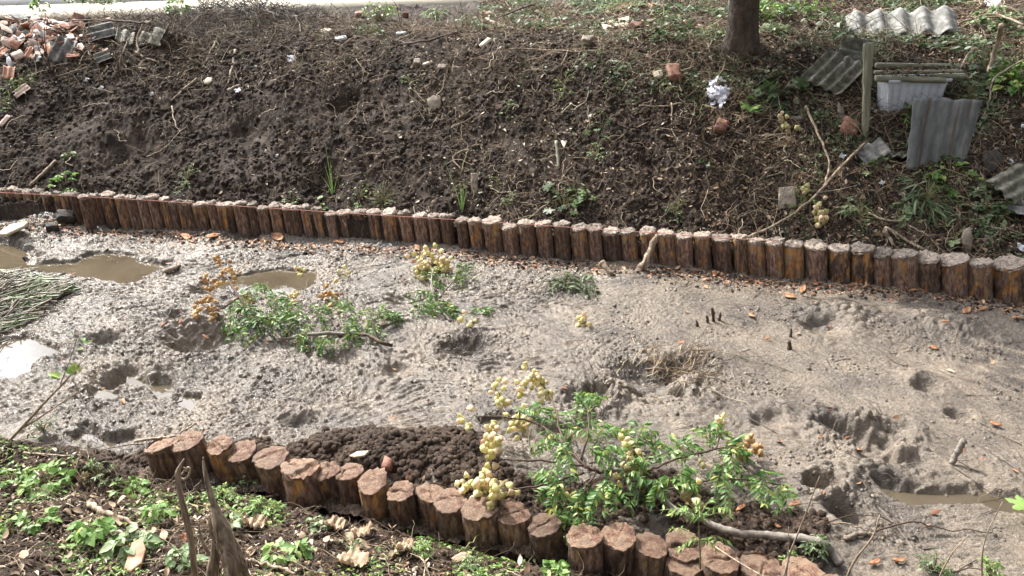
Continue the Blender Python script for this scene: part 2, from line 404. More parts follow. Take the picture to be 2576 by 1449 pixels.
def mat_bark():
    m, nt, b = newmat('log_bark', .75, .35); rnd = N(nt, 'ObjectInfo').outputs['Random']
    v = objco(nt, (1, 1, .28))
    bk = ramp(nt, noise(nt, 42, 6, .7, vec=v), [(.32, (.018, .010, .008)), (.5, (.13, .078, .055)), (.66, (.30, .205, .15))])
    gr = mixc(nt, ramp(nt, noise(nt, 5, 3), [(.42, (0,)*3), (.62, (1,)*3)]), bk, (.10, .085, .078))
    bk = mixc(nt, .35, bk, gr); hb = N(nt, 'HueSaturation'); mb = N(nt, 'MapRange'); mb.inputs['To Min'].default_value = .7; mb.inputs['To Max'].default_value = 1.9; nt.links.new(rnd, mb.inputs['Value']); nt.links.new(mb.outputs['Result'], hb.inputs['Value']); nt.links.new(bk, hb.inputs['Color']); bk = hb.outputs['Color']
    w = ramp(nt, noise(nt, 30, 5, .65, vec=objco(nt, (1, 1, .12))), [(.3, (.05, .032, .02)), (.42, (.32, .13, .04)), (.55, (.52, .26, .08)), (.72, (.50, .37, .20))])
    gl = ramp(nt, noise(nt, 8, 4, .6), [(.4, (.09, .08, .065)), (.6, (.34, .25, .14))])
    w = mixc(nt, ramp(nt, noise(nt, 9, 2), [(.42, (0,)*3), (.6, (1,)*3)]), w, gl)
    nt.links.new(mixc(nt, attr(nt, 'bare'), bk, w), b.inputs['Base Color'])
    n1 = bump(nt, b, noise(nt, 40, 5, .7, vec=v), .9, .02)
    bump(nt, b, noise(nt, 160, 3, .7, vec=objco(nt, (1, 1, .5))), .6, .004, prev=n1); return m
M['bark'] = mat_bark()
def mat_end(name, pale):
    m, nt, b = newmat(name, .6, .4); rnd = N(nt, 'ObjectInfo').outputs['Random']
    v = objco(nt); r = N(nt, 'VectorMath', operation='MULTIPLY'); r.inputs[1].default_value = (1, 1, .15); nt.links.new(v, r.inputs[0])
    nd = N(nt, 'VectorMath', operation='SCALE'); nt.links.new(noise(nt, 11, 3, out='Color'), nd.inputs[0]); nd.inputs['Scale'].default_value = .018
    ad = N(nt, 'VectorMath', operation='ADD'); nt.links.new(r.outputs[0], ad.inputs[0]); nt.links.new(nd.outputs[0], ad.inputs[1])
    wv = N(nt, 'TexWave', wave_type='RINGS', rings_direction='SPHERICAL', Scale=42.0, Distortion=1.5, Detail=3.0)
    nt.links.new(ad.outputs[0], wv.inputs['Vector'])
    if pale:
        c = ramp(nt, noise(nt, 36, 6, .7), [(.3, (.10, .065, .045)), (.48, (.34, .24, .165)), (.68, (.60, .48, .36))]); c = mixc(nt, .12, c, wv.outputs['Color'])
    else:
        a = ramp(nt, noise(nt, 13, 7, .75), [(.34, (.08, .035, .02)), (.44, (.25, .12, .065)), (.54, (.42, .26, .15)), (.62, (.26, .18, .12)), (.72, (.60, .48, .33))])
        c = mixc(nt, wv.outputs['Color'], mixc(nt, .72, (.03, .015, .01), a), a)
        dk = ramp(nt, noise(nt, 5, 4, .7), [(.45, (0,)*3), (.62, (.75,)*3)]); c = mixc(nt, dk, c, (.07, .05, .04))
    hs = N(nt, 'HueSaturation'); mr = N(nt, 'MapRange'); mr.inputs['To Min'].default_value = .65; mr.inputs['To Max'].default_value = 1.3
    nt.links.new(rnd, mr.inputs['Value']); nt.links.new(mr.outputs['Result'], hs.inputs['Value']); hs.inputs['Saturation'].default_value = .9; nt.links.new(c, hs.inputs['Color']); c = hs.outputs['Color']
    nt.links.new(c, b.inputs['Base Color'])
    n1 = bump(nt, b, wv.outputs['Fac'], .3, .004); bump(nt, b, noise(nt, 60, 8, .85), 1, .025, prev=n1); return m
M['end_far'] = mat_end('beaten_log_end', True); M['end_near'] = mat_end('sawn_log_end', False)

# ------------------------------------------------------------------ setting
def build_setting():
    # mud bed
    X = np.arange(-5.9, 5.2, .0095); n = 560; S = np.linspace(0, 1, n)
    xx = np.tile(X, (n, 1)); y0 = Nl(X)-.10; y1 = Fl(X)+.24; yy = y0+(y1-y0)*S[:, None]
    zz = Hmud(xx.ravel(), yy.ravel()); soil, churn = mud_masks(xx.ravel(), yy.ravel())
    o = mk('mud_bed', np.stack([xx.ravel(), yy.ravel(), zz], 1), gridf(len(X), n), M['mud'], smooth=True, attrs={'soil': soil})
    tag(o, 'wet churned grey brown mud on the drained channel bed', 'mud', kind='structure')
    # far bank: fine on the slope, coarser behind
    X = np.arange(-8.6, 8.6, .0135); D = np.concatenate([np.arange(.17, 3.4, .0125), np.arange(3.4, 6, .03), np.linspace(6, 12, 60)])
    xx = np.tile(X, (len(D), 1)); yy = Fl(X)[None]+D[:, None]
    zz = Hbank(xx.ravel(), yy.ravel()); zz[:len(X)] = -.15
    o = mk('earth_bank', np.stack([xx.ravel(), yy.ravel(), zz], 1), gridf(len(X), len(D)), M['soil'], smooth=True, attrs={'scrape': scrape_mask(xx.ravel(), yy.ravel())})
    tag(o, 'dark cut earth bank rising behind the far log piles', 'bank', kind='structure')
    X = np.arange(-4.6, 3.2, .0095); D = np.arange(-.02, 2.2, .0095)
    xx = np.tile(X, (len(D), 1)); yy = Nl(X)[None]-D[:, None]; zz = Hnear(xx.ravel(), yy.ravel())
    o = mk('near_bank', np.stack([xx.ravel(), yy.ravel(), zz], 1), gridf(len(X), len(D))[:, ::-1], M['soil_near'], smooth=True)
    tag(o, 'brown crumbly earth of the near bank under weeds', 'bank', kind='structure')
    # wider ground so that other views still stand on something
    m, nt, b = newmat('open_ground', .9); nt.links.new(soil_nodes(nt), b.inputs['Base Color'])
    def sheet(x0, x1, y0_, y1_, z, mat, name, lab):
        V = [(x0, y0_, z), (x1, y0_, z), (x1, y1_, z), (x0, y1_, z)]
        tag(mk(name, V, np.array([[0, 1, 2, 3]]), mat), lab, 'ground', kind='structure')
    sheet(-80, 80, 15, 150, 1.30, m, 'ground', 'open ground far beyond the road')
    sheet(-80, 80, -60, 30, -.35, m, 'ground', 'earth lying below the channel and its banks')
    # road
    m, nt, b = newmat('concrete_road', .9)
    c = ramp(nt, noise(nt, 3, 6, .6), [(.35, (.33, .29, .22)), (.65, (.46, .41, .32))]); nt.links.new(c, b.inputs['Base Color']); bump(nt, b, noise(nt, 60, 4), .4, .005)
    def strip(o0, o1, z, th, mat, name, lab, xa=-16, xb=4.5):
        P = [(xa, o0), (xb, o0), (xb, o1), (xa, o1)]
        V = [(x, ROAD0+ROAD1*x+o, z) for x, o in P]+[(x, ROAD0+ROAD1*x+o, z-th) for x, o in P]
        F = np.array([[0, 1, 2, 3], [4, 5, 1, 0], [5, 6, 2, 1], [6, 7, 3, 2], [7, 4, 0, 3]])
        return tag(mk(name, V, F, mat), lab, 'road', kind='structure')
    strip(0, 3.2, 1.66, .4, m, 'road', 'pale concrete road along the top of the bank')
    m2, nt, b = newmat('dark_road_strip', .85); nt.links.new(ramp(nt, noise(nt, 25, 5), [(.3, (.035, .037, .04)), (.7, (.07, .07, .07))]), b.inputs['Base Color'])  # dark grey mottled colour for the strip past the concrete
    strip(3.2, 9, 1.64, .4, m2, 'road', 'dark strip beyond the pale concrete road')
    labs = {'P1': ('large brown puddle by the far piles at the left edge'), 'P2': 'olive brown puddle behind the middle leafy branch',
            'P3': 'bright sky reflecting puddle at the left edge', 'P4': 'long thin shining puddle left of the middle of the mud',
            'P5': 'smallest shining puddle near the dark pit at left', 'P6': 'narrow upright puddle right of the long thin one',
            'P7': 'long pale puddle at the lower right edge', 'P8': 'puddle half hidden behind the large leafy branch',
            'P9': 'shining puddle touching the near bank at left'}
    for k, P in PW.items():
        P = np.array(P); c = P.mean(0); Q = P+(P-c)/np.linalg.norm(P-c, axis=1)[:, None]*.10
        V = [(x, y, WL-.0025*int(k[1:])+.004) for x, y in Q]
        tag(mk('puddle', V, np.arange(len(V))[::-1][None], M['water']), labs[k], 'puddle', kind='structure')
build_setting()

# ------------------------------------------------------------------ log piles
def make_pile(base, top, r, far, bare, seed, lab, grp):
    rg = np.random.default_rng(seed); B = Vector(base); T = Vector(top); ax = T-B; L = ax.length
    q = Vector((0, 0, 1)).rotation_difference(ax)
    e = empty('log_pile', B, q); tag(e, lab, 'log pile', grp)
    n, k = 44, 22; dn = .14
    th = np.linspace(0, 2*np.pi, n, endpoint=False); zs = np.linspace(-dn, L, k)
    TH, Z = np.meshgrid(th, zs)
    so = seed*3.7; cx, cy = np.cos(TH)*1.6+so, np.sin(TH)*1.6+so
    oval = 1+.06*np.cos(TH*2+rg.uniform(0, 6))+.04*np.cos(TH*3+rg.uniform(0, 6))
    def per(f, s, zf=1.0):
        w = TH/(2*np.pi); a = perlin(w*f+so, Z*zf+so, s); b_ = perlin((w-1)*f+so, Z*zf+so, s); m = sst(.85, 1, w); return a*(1-m)+b_*m
    fur = 1-np.abs(per(15, 3, 7))*3.0; fin = per(34, 4, 22)
    bn = perlin(cx*1.1, cy*1.1+Z*7, 7)+.5*perlin(cx*4, cy*4+Z*18, 8)
    bm = sst(.0, .10, bn+bare-.66+.25*sst(L*.55, L, Z)*(bare > .3))
    R = r*oval*(1+(1-bm)*(.07*np.clip(fur, -1, 1)+.03*fin)-bm*.035)*(1+.05*(1-Z/L))
    V = np.stack([R*np.cos(TH), R*np.sin(TH), Z], 2).reshape(-1, 3)
    F = np.concatenate([np.stack([j*n+np.arange(n), j*n+(np.arange(n)+1) % n, (j+1)*n+(np.arange(n)+1) % n, (j+1)*n+np.arange(n)], 1) for j in range(k-1)])
    mk('bark_trunk', V, F, M['bark'], e, True, {'bare': bm.ravel()})
    # end: concentric rings; far ends are beaten and mushroomed, near ones sawn and cracked
    m = 12 if far else 14; rr = np.linspace(0, 1, m); ring = R[-1]
    TT, RR = np.meshgrid(th, rr)
    lip = 1.13 if far else 1.03
    jag = (1+.09*perlin(np.cos(TT)*3.5+so, np.sin(TT)*3.5, 9)+(.10 if far else .03)*perlin(np.cos(TT)*9+so, np.sin(TT)*9, 10))
    rad = RR*ring[None]*(1+(lip*jag-1)*sst(.6, 1, RR))
    x, y = rad*np.cos(TT), rad*np.sin(TT)
    rough = (.016 if far else .005)
    z = rough*fbm(x*16+so, y*30, 3, 11)*1.5+rough*.7*fbm(x*(40 if far else 60)+so, y*90, 2, 12)
    if far: z = z+.008*np.clip(perlin(x*7+so, y*7, 13)*2, -1, 1)-.012*sst(.75, 1, RR)
    sx, sy = rg.uniform(-.14, .14, 2); z = z+x*sx+y*sy
    if not far:                                  # split, stepped cut
        a = rg.uniform(0, 6.28); d_ = x*np.cos(a)+y*np.sin(a)+.012*perlin(x*20+so, y*20, 14)
        z = z+rg.choice([0, .010, .018])*sst(-.003, .004, d_-r*rg.uniform(-.4, .4)) - .012*np.exp(-(d_/.004)**2)*rg.choice([0, 1])
        if rg.random() < .8:
            a = rg.uniform(0, 6.28); d_ = x*np.cos(a)+y*np.sin(a)+.02*perlin(x*16+so, y*16, 15); z = z-.016*np.exp(-((d_-r*.2)/.0035)**2)*sst(.1, .5, RR)
    top_z = L+(.012 if far else .004)+z
    V = np.stack([x, y, top_z], 2).reshape(-1, 3)
    und = np.stack([ring*.96*np.cos(th), ring*.96*np.sin(th), np.full(n, L-(.030 if far else .012))+(.012*perlin(th*4+so, th*0, 16))], 1)
    V = np.concatenate([V, und])
    F = np.concatenate([np.stack([j*n+np.arange(n), (j+1)*n+np.arange(n), (j+1)*n+(np.arange(n)+1) % n, j*n+(np.arange(n)+1) % n], 1) for j in range(m)])
    A = Acc().add(V, F)
    if far:                                      # splinters torn up along the beaten rim
        for i in range(rg.integers(5, 11)):
            a = rg.uniform(0, 6.28); rr_ = ring.mean()*rg.uniform(.75, 1.12); p = np.array([rr_*math.cos(a), rr_*math.sin(a), L+.004])
            dv = np.array([math.cos(a)*rg.uniform(.2, 1), math.sin(a)*rg.uniform(.2, 1), rg.uniform(-.4, .6)]); l = rg.uniform(.015, .045)
            A.add(*tube([p, p+dv*l*.5, p+dv*l+np.array([0, 0, -.004])], [.005, .004, .0008], 4))
    A.mk('hammered_end' if far else 'sawn_end', M['end_far'] if far else M['end_near'], e, True)
    return e

FARW = []        # (u at string height, v of top centre, px width) read off the photo from left to right
def far_list():
    c1 = [(30,165,64),(138,160,150),(270,195,120),(395,205,130),(535,200,140),(680,225,140),(805,215,100),(935,240,150),(1068,240,115),(1210,262,160),(1378,250,150),(1550,240,175),(1730,275,160),(1900,270,155),(2062,300,145),(2220,285,160),(2385,320,150)]
    out = [(x*.1736, 447.3+y*.1736, w*.1736) for x, y, w in c1]
    c2 = [(285,255,100),(395,240,105),(510,240,125),(672,255,205),(855,240,150),(1045,262,235),(1265,265,190),(1430,268,140),(1595,305,165),(1770,305,175),(1950,310,155),(2060,308,135),(2215,325,160),(2400,340,170)]
    o2 = [(383.4+x*.1736, 466.5+y*.1736, w*.1736) for x, y, w in c2]; out += [p for p in o2 if p[0] > out[-1][0]+16]
    c3 = [(385,215,190),(560,195,190),(790,195,220),(1000,200,190),(1210,212,230),(1450,215,190),(1665,260,210),(1850,265,180),(2045,275,220),(2265,300,190),(2470,330,210)]
    o3 = [(766.8+x*.1736, 498.4+y*.1736, w*.1736) for x, y, w in c3]; out += [p for p in o3 if p[0] > out[-1][0]+20]
    s = .3072
    c4 = [(280,80,140),(425,112,145),(565,98,140),(712,112,140),(850,115,135),(1000,150,140),(1125,148,115),(1262,160,150),(1400,160,135)]
    o4 = [(1150.2+x*s, 530.4+y*s, w*s) for x, y, w in c4]; out += [p for p in o4 if p[0] > out[-1][0]+24]
    c5 = [(165,75,145),(318,80,145),(460,100,130),(598,112,140),(755,122,150),(915,130,145),(1062,130,115),(1195,162,150),(1350,180,135)]
    o5 = [(1533.5+x*s, 555.9+y*s, w*s) for x, y, w in c5]; out += [p for p in o5 if p[0] > out[-1][0]+28]
    s = .453
    c6 = [(172,92,112),(294,90,125),(427,107,120),(550,118,120),(664,130,115),(785,138,130),(915,150,125),(1060,165,155),(1203,178,125),(1362,190,165),(1500,200,130)]
    o6 = [(1917+x*s, 575+y*s, w*s) for x, y, w in c6]; out += [p for p in o6 if p[0] > out[-1][0]+30]
    return out
FAR = far_list()
ORD = lambda n: '%d%s' % (n, 'th' if 10 <= n % 100 <= 20 else {1: 'st', 2: 'nd', 3: 'rd'}.get(n % 10, 'th'))
BARE = {0:.45, 1:.5, 2:.5, 7:.45, 11:.3, 12:.45, 18:.5, 20:.45, 22:.6}
far_lean = lambda u: np.interp(u, [0, 300, 1000, 1300, 1900, 2400, 2576], [.24, .25, .17, .10, .05, .02, 0])
FARTOP = []
for i, (u, v, w) in enumerate(FAR):
    vb = np.interp(u, [-20, 90, 190, 250, 420, 640, 900, 1240, 1600, 1900, 2200, 2540, 2620], [520, 528, 548, 572, 582, 586, 598, 636, 664, 690, 725, 760, 770])
    ub = u+(vb-v)*far_lean(u)*1.0
    if vb < 560: vb = vb+22; ub += 5
    bx, by = on_z(ub, vb, -.0)
    rdepth = (CAM_Z)/(-ray(ub, vb)[2]); r = w*.5*rdepth/FPX*.93
    by += r*.9; bx *= (by/(by-r*.9))
    jr = random.Random(i*13+5); v = v+jr.uniform(-3.5, 3.5)*(w/35); u = u+jr.uniform(-3, 3); r *= jr.uniform(.90, 1.08)
    d = ray(u, v); k = by+.01; t = k/d[1]; top = (d[0]*t, k, CAM_Z+d[2]*t)
    FARTOP.append((top, r))
    sd_ = 100+i; rr = random.Random(sd_); n_tot = len(FAR)
    bare = BARE.get(i, rr.choice([.0, .0, .1, .2, .35, .45]))
    if u > 1480: bare = rr.choice([.0, .4, .5, .45, .1])
    if u > 1950: bare = [.75, .05, .5, .55, .1, .35, .05, .7, .5, .45, .6, .4][min(11, int((u-1950)/56))]
    look = 'nearly stripped of bark' if bare > .58 else 'with orange bare patches' if bare > .33 else 'in dark bark'
    make_pile((bx, by, -.03), top, r, True, bare, sd_, '%s log pile from the left in the far row, %s' % (ORD(i+1), look), 'log piles of the far row')
NEAR = [(405,1122,72),(470,1112,72),(553,1122,68),(607,1136,76),(682,1150,88),(755,1182,84),(820,1185,62),(880,1187,66),(937,1212,78),(1008,1236,68),(1084,1240,72),(1133,1262,80),(1207,1282,82),(1288,1290,84),(1370,1325,80),(1470,1352,84),(1556,1352,82),(1636,1372,80),(1720,1376,88),(1725,1412,96),(1810,1405,92),(1920,1432,110),(2022,1452,110),(2110,1480,100)]
NLAB = ['tilted first log pile at the left end of the near row with reddish ringed top', 'near row log pile with a broken grey slab top, second from the left end', 'near row log pile with a stripped pale side, third from the left', 'near row log pile with white stained split top', 'widest near row log pile at left with coarse reddish ringed top', 'near row log pile with a stepped torn top and white spot', 'near row log pile with fine pinkish rings left of the orange topped one', 'near row log pile with a bright orange top', 'smooth sided near row log pile with cracked tan top, right of the orange topped one', 'low near row log pile behind a green tuft, with brown split top', 'near row log pile with dark curved cracks in its top', 'near row log pile with grey flaking bark left of the yellow pods', 'near row log pile under the hanging yellow seed pods', 'near row log pile with dark top just right of the yellow seed pods', 'near row log pile mostly hidden under hanging green leaves', 'near row log pile with muddy dark top right of the hanging leaves', 'near row log pile with dark tilted ringed top, left of the orange brown one', 'near row log pile with clean orange brown top and a chip lying on it', 'near row log pile with pale broken top behind the reddish one', 'short near row log pile with reddish flat top', 'near row log pile with golden brown rings behind the small fern like sapling', 'broad pale yellow near row log pile cut by the bottom edge', 'near row log pile with grey white stain at the bottom edge', 'last near row log pile at the right, at the bottom edge']
for i, (u, v, w) in enumerate(NEAR):
    zt = .205+.015*math.sin(i*1.7)
    if i == 19: zt = .17
    x, y = on_z(u, v, zt); dep = (CAM_Z-zt)/(-ray(u, v)[2]); r = w*.5*dep/FPX
    rr = random.Random(i+900)
    ln = (-.05 if i < 5 else -.02)+rr.uniform(-.02, .02)
    make_pile((x-ln, y+rr.uniform(-.02, .02)+.015, -.12), (x, y, zt), r, False, [.0, .1, .75, .0, .0, .35, .0, .0, .55, .0, .1, .0, .0, .0, .0, .0, .1, .1, .2, .3, .2, .5, .1, .2][i], 900+i, NLAB[i], 'log piles of the near row')

# ------------------------------------------------------------------ plant and litter materials
def mat_leaf(name, stops, rough=.45, trans=.35):
    m, nt, b = newmat(name, rough, .4)
    c = ramp(nt, island(nt), stops); v = ramp(nt, noise(nt, 60, 3), [(.3, (.8, .8, .8)), (.7, (1.15, 1.15, 1.1))])
    mm = N(nt, 'Mix', data_type='RGBA', blend_type='MULTIPLY'); mm.inputs[0].default_value = 1; nt.links.new(c, mm.inputs[6]); nt.links.new(v, mm.inputs[7])
    nt.links.new(mm.outputs[2], b.inputs['Base Color']); t = N(nt, 'BsdfTranslucent'); nt.links.new(mm.outputs[2], t.inputs['Color'])
    s = N(nt, 'MixShader'); s.inputs[0].default_value = trans; nt.links.new(b.outputs[0], s.inputs[1]); nt.links.new(t.outputs[0], s.inputs[2])
    nt.links.new(s.outputs[0], nt.nodes['Material Output'].inputs['Surface']); return m
M['leaf'] = mat_leaf('weed_leaf', [(0, (.10, .20, .04)), (.5, (.19, .32, .08)), (.85, (.30, .42, .14)), (1, (.42, .44, .10))])
M['leaf_pale'] = mat_leaf('pale_leaf', [(0, (.13, .20, .08)), (.6, (.26, .34, .17)), (1, (.38, .43, .24))])
M['leaf_dark'] = mat_leaf('branch_leaf', [(0, (.05, .12, .025)), (.5, (.11, .22, .055)), (.85, (.22, .33, .10)), (1, (.40, .38, .08))], .35, .35)
M['leaf_dusty'] = mat_leaf('dusty_leaf', [(0, (.05, .085, .03)), (.6, (.12, .17, .08)), (1, (.22, .25, .13))])
M['pod'] = mat_leaf('papery_pod', [(0, (.62, .56, .24)), (.5, (.72, .66, .36)), (.8, (.78, .68, .44)), (.94, (.74, .50, .38)), (1, (.62, .36, .24))], .6, .45)
M['pod_orange'] = mat_leaf('orange_pod', [(0, (.46, .24, .12)), (.6, (.58, .38, .18)), (1, (.68, .54, .30))], .6, .35)
M['litter_bank'] = mat_leaf('bank_dead_leaf', [(0, (.04, .025, .016)), (.45, (.11, .07, .045)), (.75, (.26, .18, .12)), (.93, (.44, .34, .25)), (1, (.62, .55, .45))], .7, .1)
M['litter'] = mat_leaf('dead_leaf', [(0, (.10, .055, .03)), (.35, (.24, .15, .09)), (.7, (.42, .31, .21)), (.93, (.62, .52, .40)), (1, (.70, .66, .58))], .7, .12)
M['litter_brown'] = mat_leaf('brown_leaf', [(0, (.05, .028, .016)), (.5, (.14, .08, .045)), (.85, (.28, .18, .10)), (1, (.50, .40, .28))], .7, .1)
def mat_simple(name, stops, sc=30, rough=.75, bs=.5, bd=.005, vec=None, det=5):
    m, nt, b = newmat(name, rough, .35); v = objco(nt, vec) if vec else None
    nt.links.new(ramp(nt, noise(nt, sc, det, .65, vec=v), stops), b.inputs['Base Color']); bump(nt, b, noise(nt, sc*2.5, 4, .7, vec=v), bs, bd); return m
def mat_twig(name, stops):
    m, nt, b = newmat(name, .7, .3); c = ramp(nt, island(nt), stops); nt.links.new(c, b.inputs['Base Color']); return m
M['twig'] = mat_twig('dry_twig', [(0, (.06, .04, .025)), (.5, (.17, .12, .075)), (.85, (.34, .26, .17)), (1, (.52, .43, .30))])
M['stalk'] = mat_simple('dry_stalk', [(.32, (.07, .045, .03)), (.5, (.26, .19, .13)), (.7, (.52, .43, .32))], 40, vec=(1, 1, .15))
M['stem'] = mat_simple('green_stem', [(.3, (.12, .12, .05)), (.7, (.24, .22, .10))], 20)
M['branchbark'] = mat_simple('grey_branch_bark', [(.3, (.09, .075, .06)), (.5, (.20, .17, .14)), (.75, (.36, .32, .26))], 30)
M['darktwig'] = mat_simple('dark_twig_bark', [(.3, (.035, .02, .014)), (.7, (.10, .06, .04))], 40)
M['trunk'] = mat_simple('tree_bark', [(.3, (.035, .024, .017)), (.55, (.095, .065, .045)), (.75, (.17, .125, .09))], 14, bs=1, bd=.03, vec=(1, 1, .6))
M['brick'] = mat_simple('red_brick', [(.3, (.07, .04, .028)), (.5, (.22, .10, .065)), (.72, (.34, .20, .14))], 18)
M['terra'] = mat_simple('terracotta', [(.3, (.20, .085, .05)), (.5, (.42, .20, .12)), (.72, (.56, .40, .31))], 12)
M['pinktile'] = mat_simple('pale_pink_tile', [(.3, (.34, .22, .17)), (.55, (.54, .40, .33)), (.75, (.66, .58, .52))], 14)
M['cement'] = mat_simple('weathered_cement_sheet', [(.28, (.035, .035, .022)), (.48, (.11, .105, .075)), (.6, (.20, .18, .14)), (.74, (.36, .34, .28))], 13, bs=.6, bd=.01)
M['cement_grey'] = mat_simple('grey_cement_sheet', [(.3, (.05, .05, .045)), (.5, (.16, .155, .14)), (.72, (.36, .35, .32))], 12, bs=.6, bd=.01)
M['stone'] = mat_simple('rubble_stone', [(.3, (.12, .095, .07)), (.55, (.26, .21, .16)), (.75, (.40, .34, .27))], 12, bs=.9, bd=.02)
M['darkstone'] = mat_simple('muddy_dark_stone', [(.3, (.025, .022, .018)), (.7, (.085, .07, .055))], 12, bs=.9, bd=.02)
M['slab'] = mat_simple('pale_board', [(.3, (.48, .40, .29)), (.7, (.68, .60, .47))], 6)
M['whitebits'] = mat_simple('white_scrap', [(.3, (.36, .35, .34)), (.7, (.72, .72, .73))], 20)
M['oldwood'] = mat_simple('weathered_wood', [(.3, (.10, .095, .06)), (.5, (.22, .21, .14)), (.72, (.38, .37, .28))], 30, vec=(.12, 1, 1))
M['postwood'] = mat_simple('weathered_post_wood', [(.3, (.10, .095, .065)), (.5, (.23, .22, .15)), (.72, (.40, .39, .30))], 30, vec=(1, 1, .1))
M['bag'] = mat_simple('white_plastic_film', [(.3, (.45, .45, .49)), (.6, (.72, .72, .78)), (.8, (.85, .85, .9))], 14, rough=.35)
M['foam'] = mat_simple('dirty_foam', [(.3, (.42, .43, .44)), (.6, (.62, .64, .67)), (.8, (.74, .76, .78))], 7, rough=.6)
M['chip'] = mat_twig('wood_chip', [(0, (.10, .045, .028)), (.4, (.26, .11, .06)), (.7, (.46, .24, .12)), (1, (.55, .40, .25))])
M['chipo'] = mat_simple('orange_wood', [(.35, (.08, .035, .02)), (.5, (.30, .13, .06)), (.68, (.50, .33, .19))], 22)
M['clod'] = M['soil']; M['clod_near'] = M['soil_near']
M['string'] = mat_simple('pink_string', [(.3, (.42, .16, .13)), (.7, (.55, .26, .22))], 20)
m, nt, b = newmat('muddy_clod', .35); nt.links.new(ramp(nt, island(nt), [(0, (.06, .048, .038)), (1, (.17, .135, .10))]), b.inputs['Base Color']); bump(nt, b, noise(nt, 60, 4), .7, .01); M['mudclod'] = m

# ------------------------------------------------------------------ templates
def leaf_t(w=.34, fold=.18, curl=.25, n=5, serr=0.0):
    """leaf along +x, length 1, midrib low; (n+1) stations x 3"""
    V = []
    for i in range(n+1):
        t = i/n; ww = w*.5*(math.sin(math.pi*min(1, t**.8*1.0))**.8 if 0 < t < 1 else 0.02)*(1+serr*(1 if i % 2 else -1))
        z = -curl*t*t
        V += [(t, ww, z+fold*ww), (t, 0, z), (t, -ww, z+fold*ww)]
    F = []
    for i in range(n):
        a = i*3; F += [(a, a+1, a+4, a+3), (a+1, a+2, a+5, a+4)]
    return np.array(V), np.array(F)
def lobed_t(k=5):
    pts = []; m = 60
    an = np.linspace(-2.45, 2.45, 4*k+1)
    r = np.array([.52 if i % 4 == 0 and 0 < i < 4*k else (1.0 if i % 4 == 2 else .80) for i in range(4*k+1)])*(1-.28*np.abs(an)/2.45)
    r[0] = r[-1] = .35
    V = [(0, 0, 0)]+[(ri*math.cos(a), ri*math.sin(a), -.12*ri*ri+.07*((i % 4) == 2)) for i, (a, ri) in enumerate(zip(an, r))]
    F = [(0, i, i+1) for i in range(1, len(an))]
    return np.array(V), np.array(F)
def heart_t():
    pts = [(0, 0), (-.22, .22), (-.1, .48), (.25, .52), (.6, .36), (.85, .15), (1.08, 0), (.85, -.15), (.6, -.36), (.25, -.52), (-.1, -.48), (-.22, -.22)]
    V = [(.3, 0, -.05)]+[(x, y, abs(y)*.25-.15*max(0, x)**2) for x, y in pts]
    n = len(pts); return np.array(V), np.array([(0, 1+i, 1+(i+1) % n) for i in range(n)])
LANCE = leaf_t(.34, .35, .22); OVATE = leaf_t(.62, .25, .25, 6, .10); NARROW = leaf_t(.16, .3, .5); LOBED = lobed_t(); HEART = heart_t()
DEADL = [leaf_t(.45, rng_, c_, 5) for rng_, c_ in ((.9, .5), (-.8, .4), (.3, -.5), (1.3, .2))]
def blob_t(seed, n=1, rough=.35):
    import bmesh
    bm = bmesh.new(); bmesh.ops.create_icosphere(bm, subdivisions=n, radius=1); V = np.array([v.co[:] for v in bm.verts]); F = np.array([[v.index for v in f.verts] for f in bm.faces]); bm.free()
    rg = np.random.default_rng(seed); V = V*(1+rough*rg.uniform(-1, 1, (len(V), 1)))*rg.uniform(.65, 1.2, 3); return V, F
CLODT = [blob_t(i, 2, .16) for i in range(6)]+[blob_t(i+10, 1, .3) for i in range(4)]
def pod_t():
    V = []; n, m = 9, 7
    for j in range(m+1):
        t = j/m; r = .42*math.sin(math.pi*min(1, t*.96+.02))**.75*(1-.25*t)
        for i in range(n):
            a = 2*math.pi*i/n; rr = r*(.86 if i % 3 else 1.30); V.append((t, rr*math.cos(a), rr*math.sin(a)))
    V = [(x, y*(1+.12*((k_//9) % 2)), z) for k_, (x, y, z) in enumerate(V)]
    F = [(j*n+i, j*n+(i+1) % n, (j+1)*n+(i+1) % n, (j+1)*n+i) for j in range(m) for i in range(n)]
    return np.array(V), np.array(F)
POD = pod_t()
def twig_t(seed, n=7, wig=.12, sides=4, curl=0):
    rg = np.random.default_rng(seed); P = np.zeros((n, 3)); P[:, 0] = np.linspace(0, 1, n)
    a = 0; p = np.zeros(3); out = [p.copy()]; d = rg.uniform(-.3, .3); e = 0
    for i in range(n-1):
        d += rg.normal(0, wig*3)+curl; e += rg.normal(0, wig*1.5); e *= .7
        p = p+np.array([math.cos(d), math.sin(d), math.sin(e)])/(n-1); out.append(p.copy())
    return tube(out, np.linspace(.011, .005, n), sides, False)
TWIGS = [twig_t(i, 7, .07) for i in range(5)]+[twig_t(20+i, 9, .20, 3) for i in range(7)]
def chip_t(seed):
    rg = np.random.default_rng(seed); n = 6; a = np.sort(rg.uniform(0, 6.28, n)); r = rg.uniform(.6, 1, n)
    P = np.stack([r*np.cos(a), r*np.sin(a)*.4], 1); V = np.concatenate([np.c_[P, rg.uniform(0, .15, n)], np.c_[P*.9, np.full(n, -.12)]])
    s = np.arange(n); return V, s, n
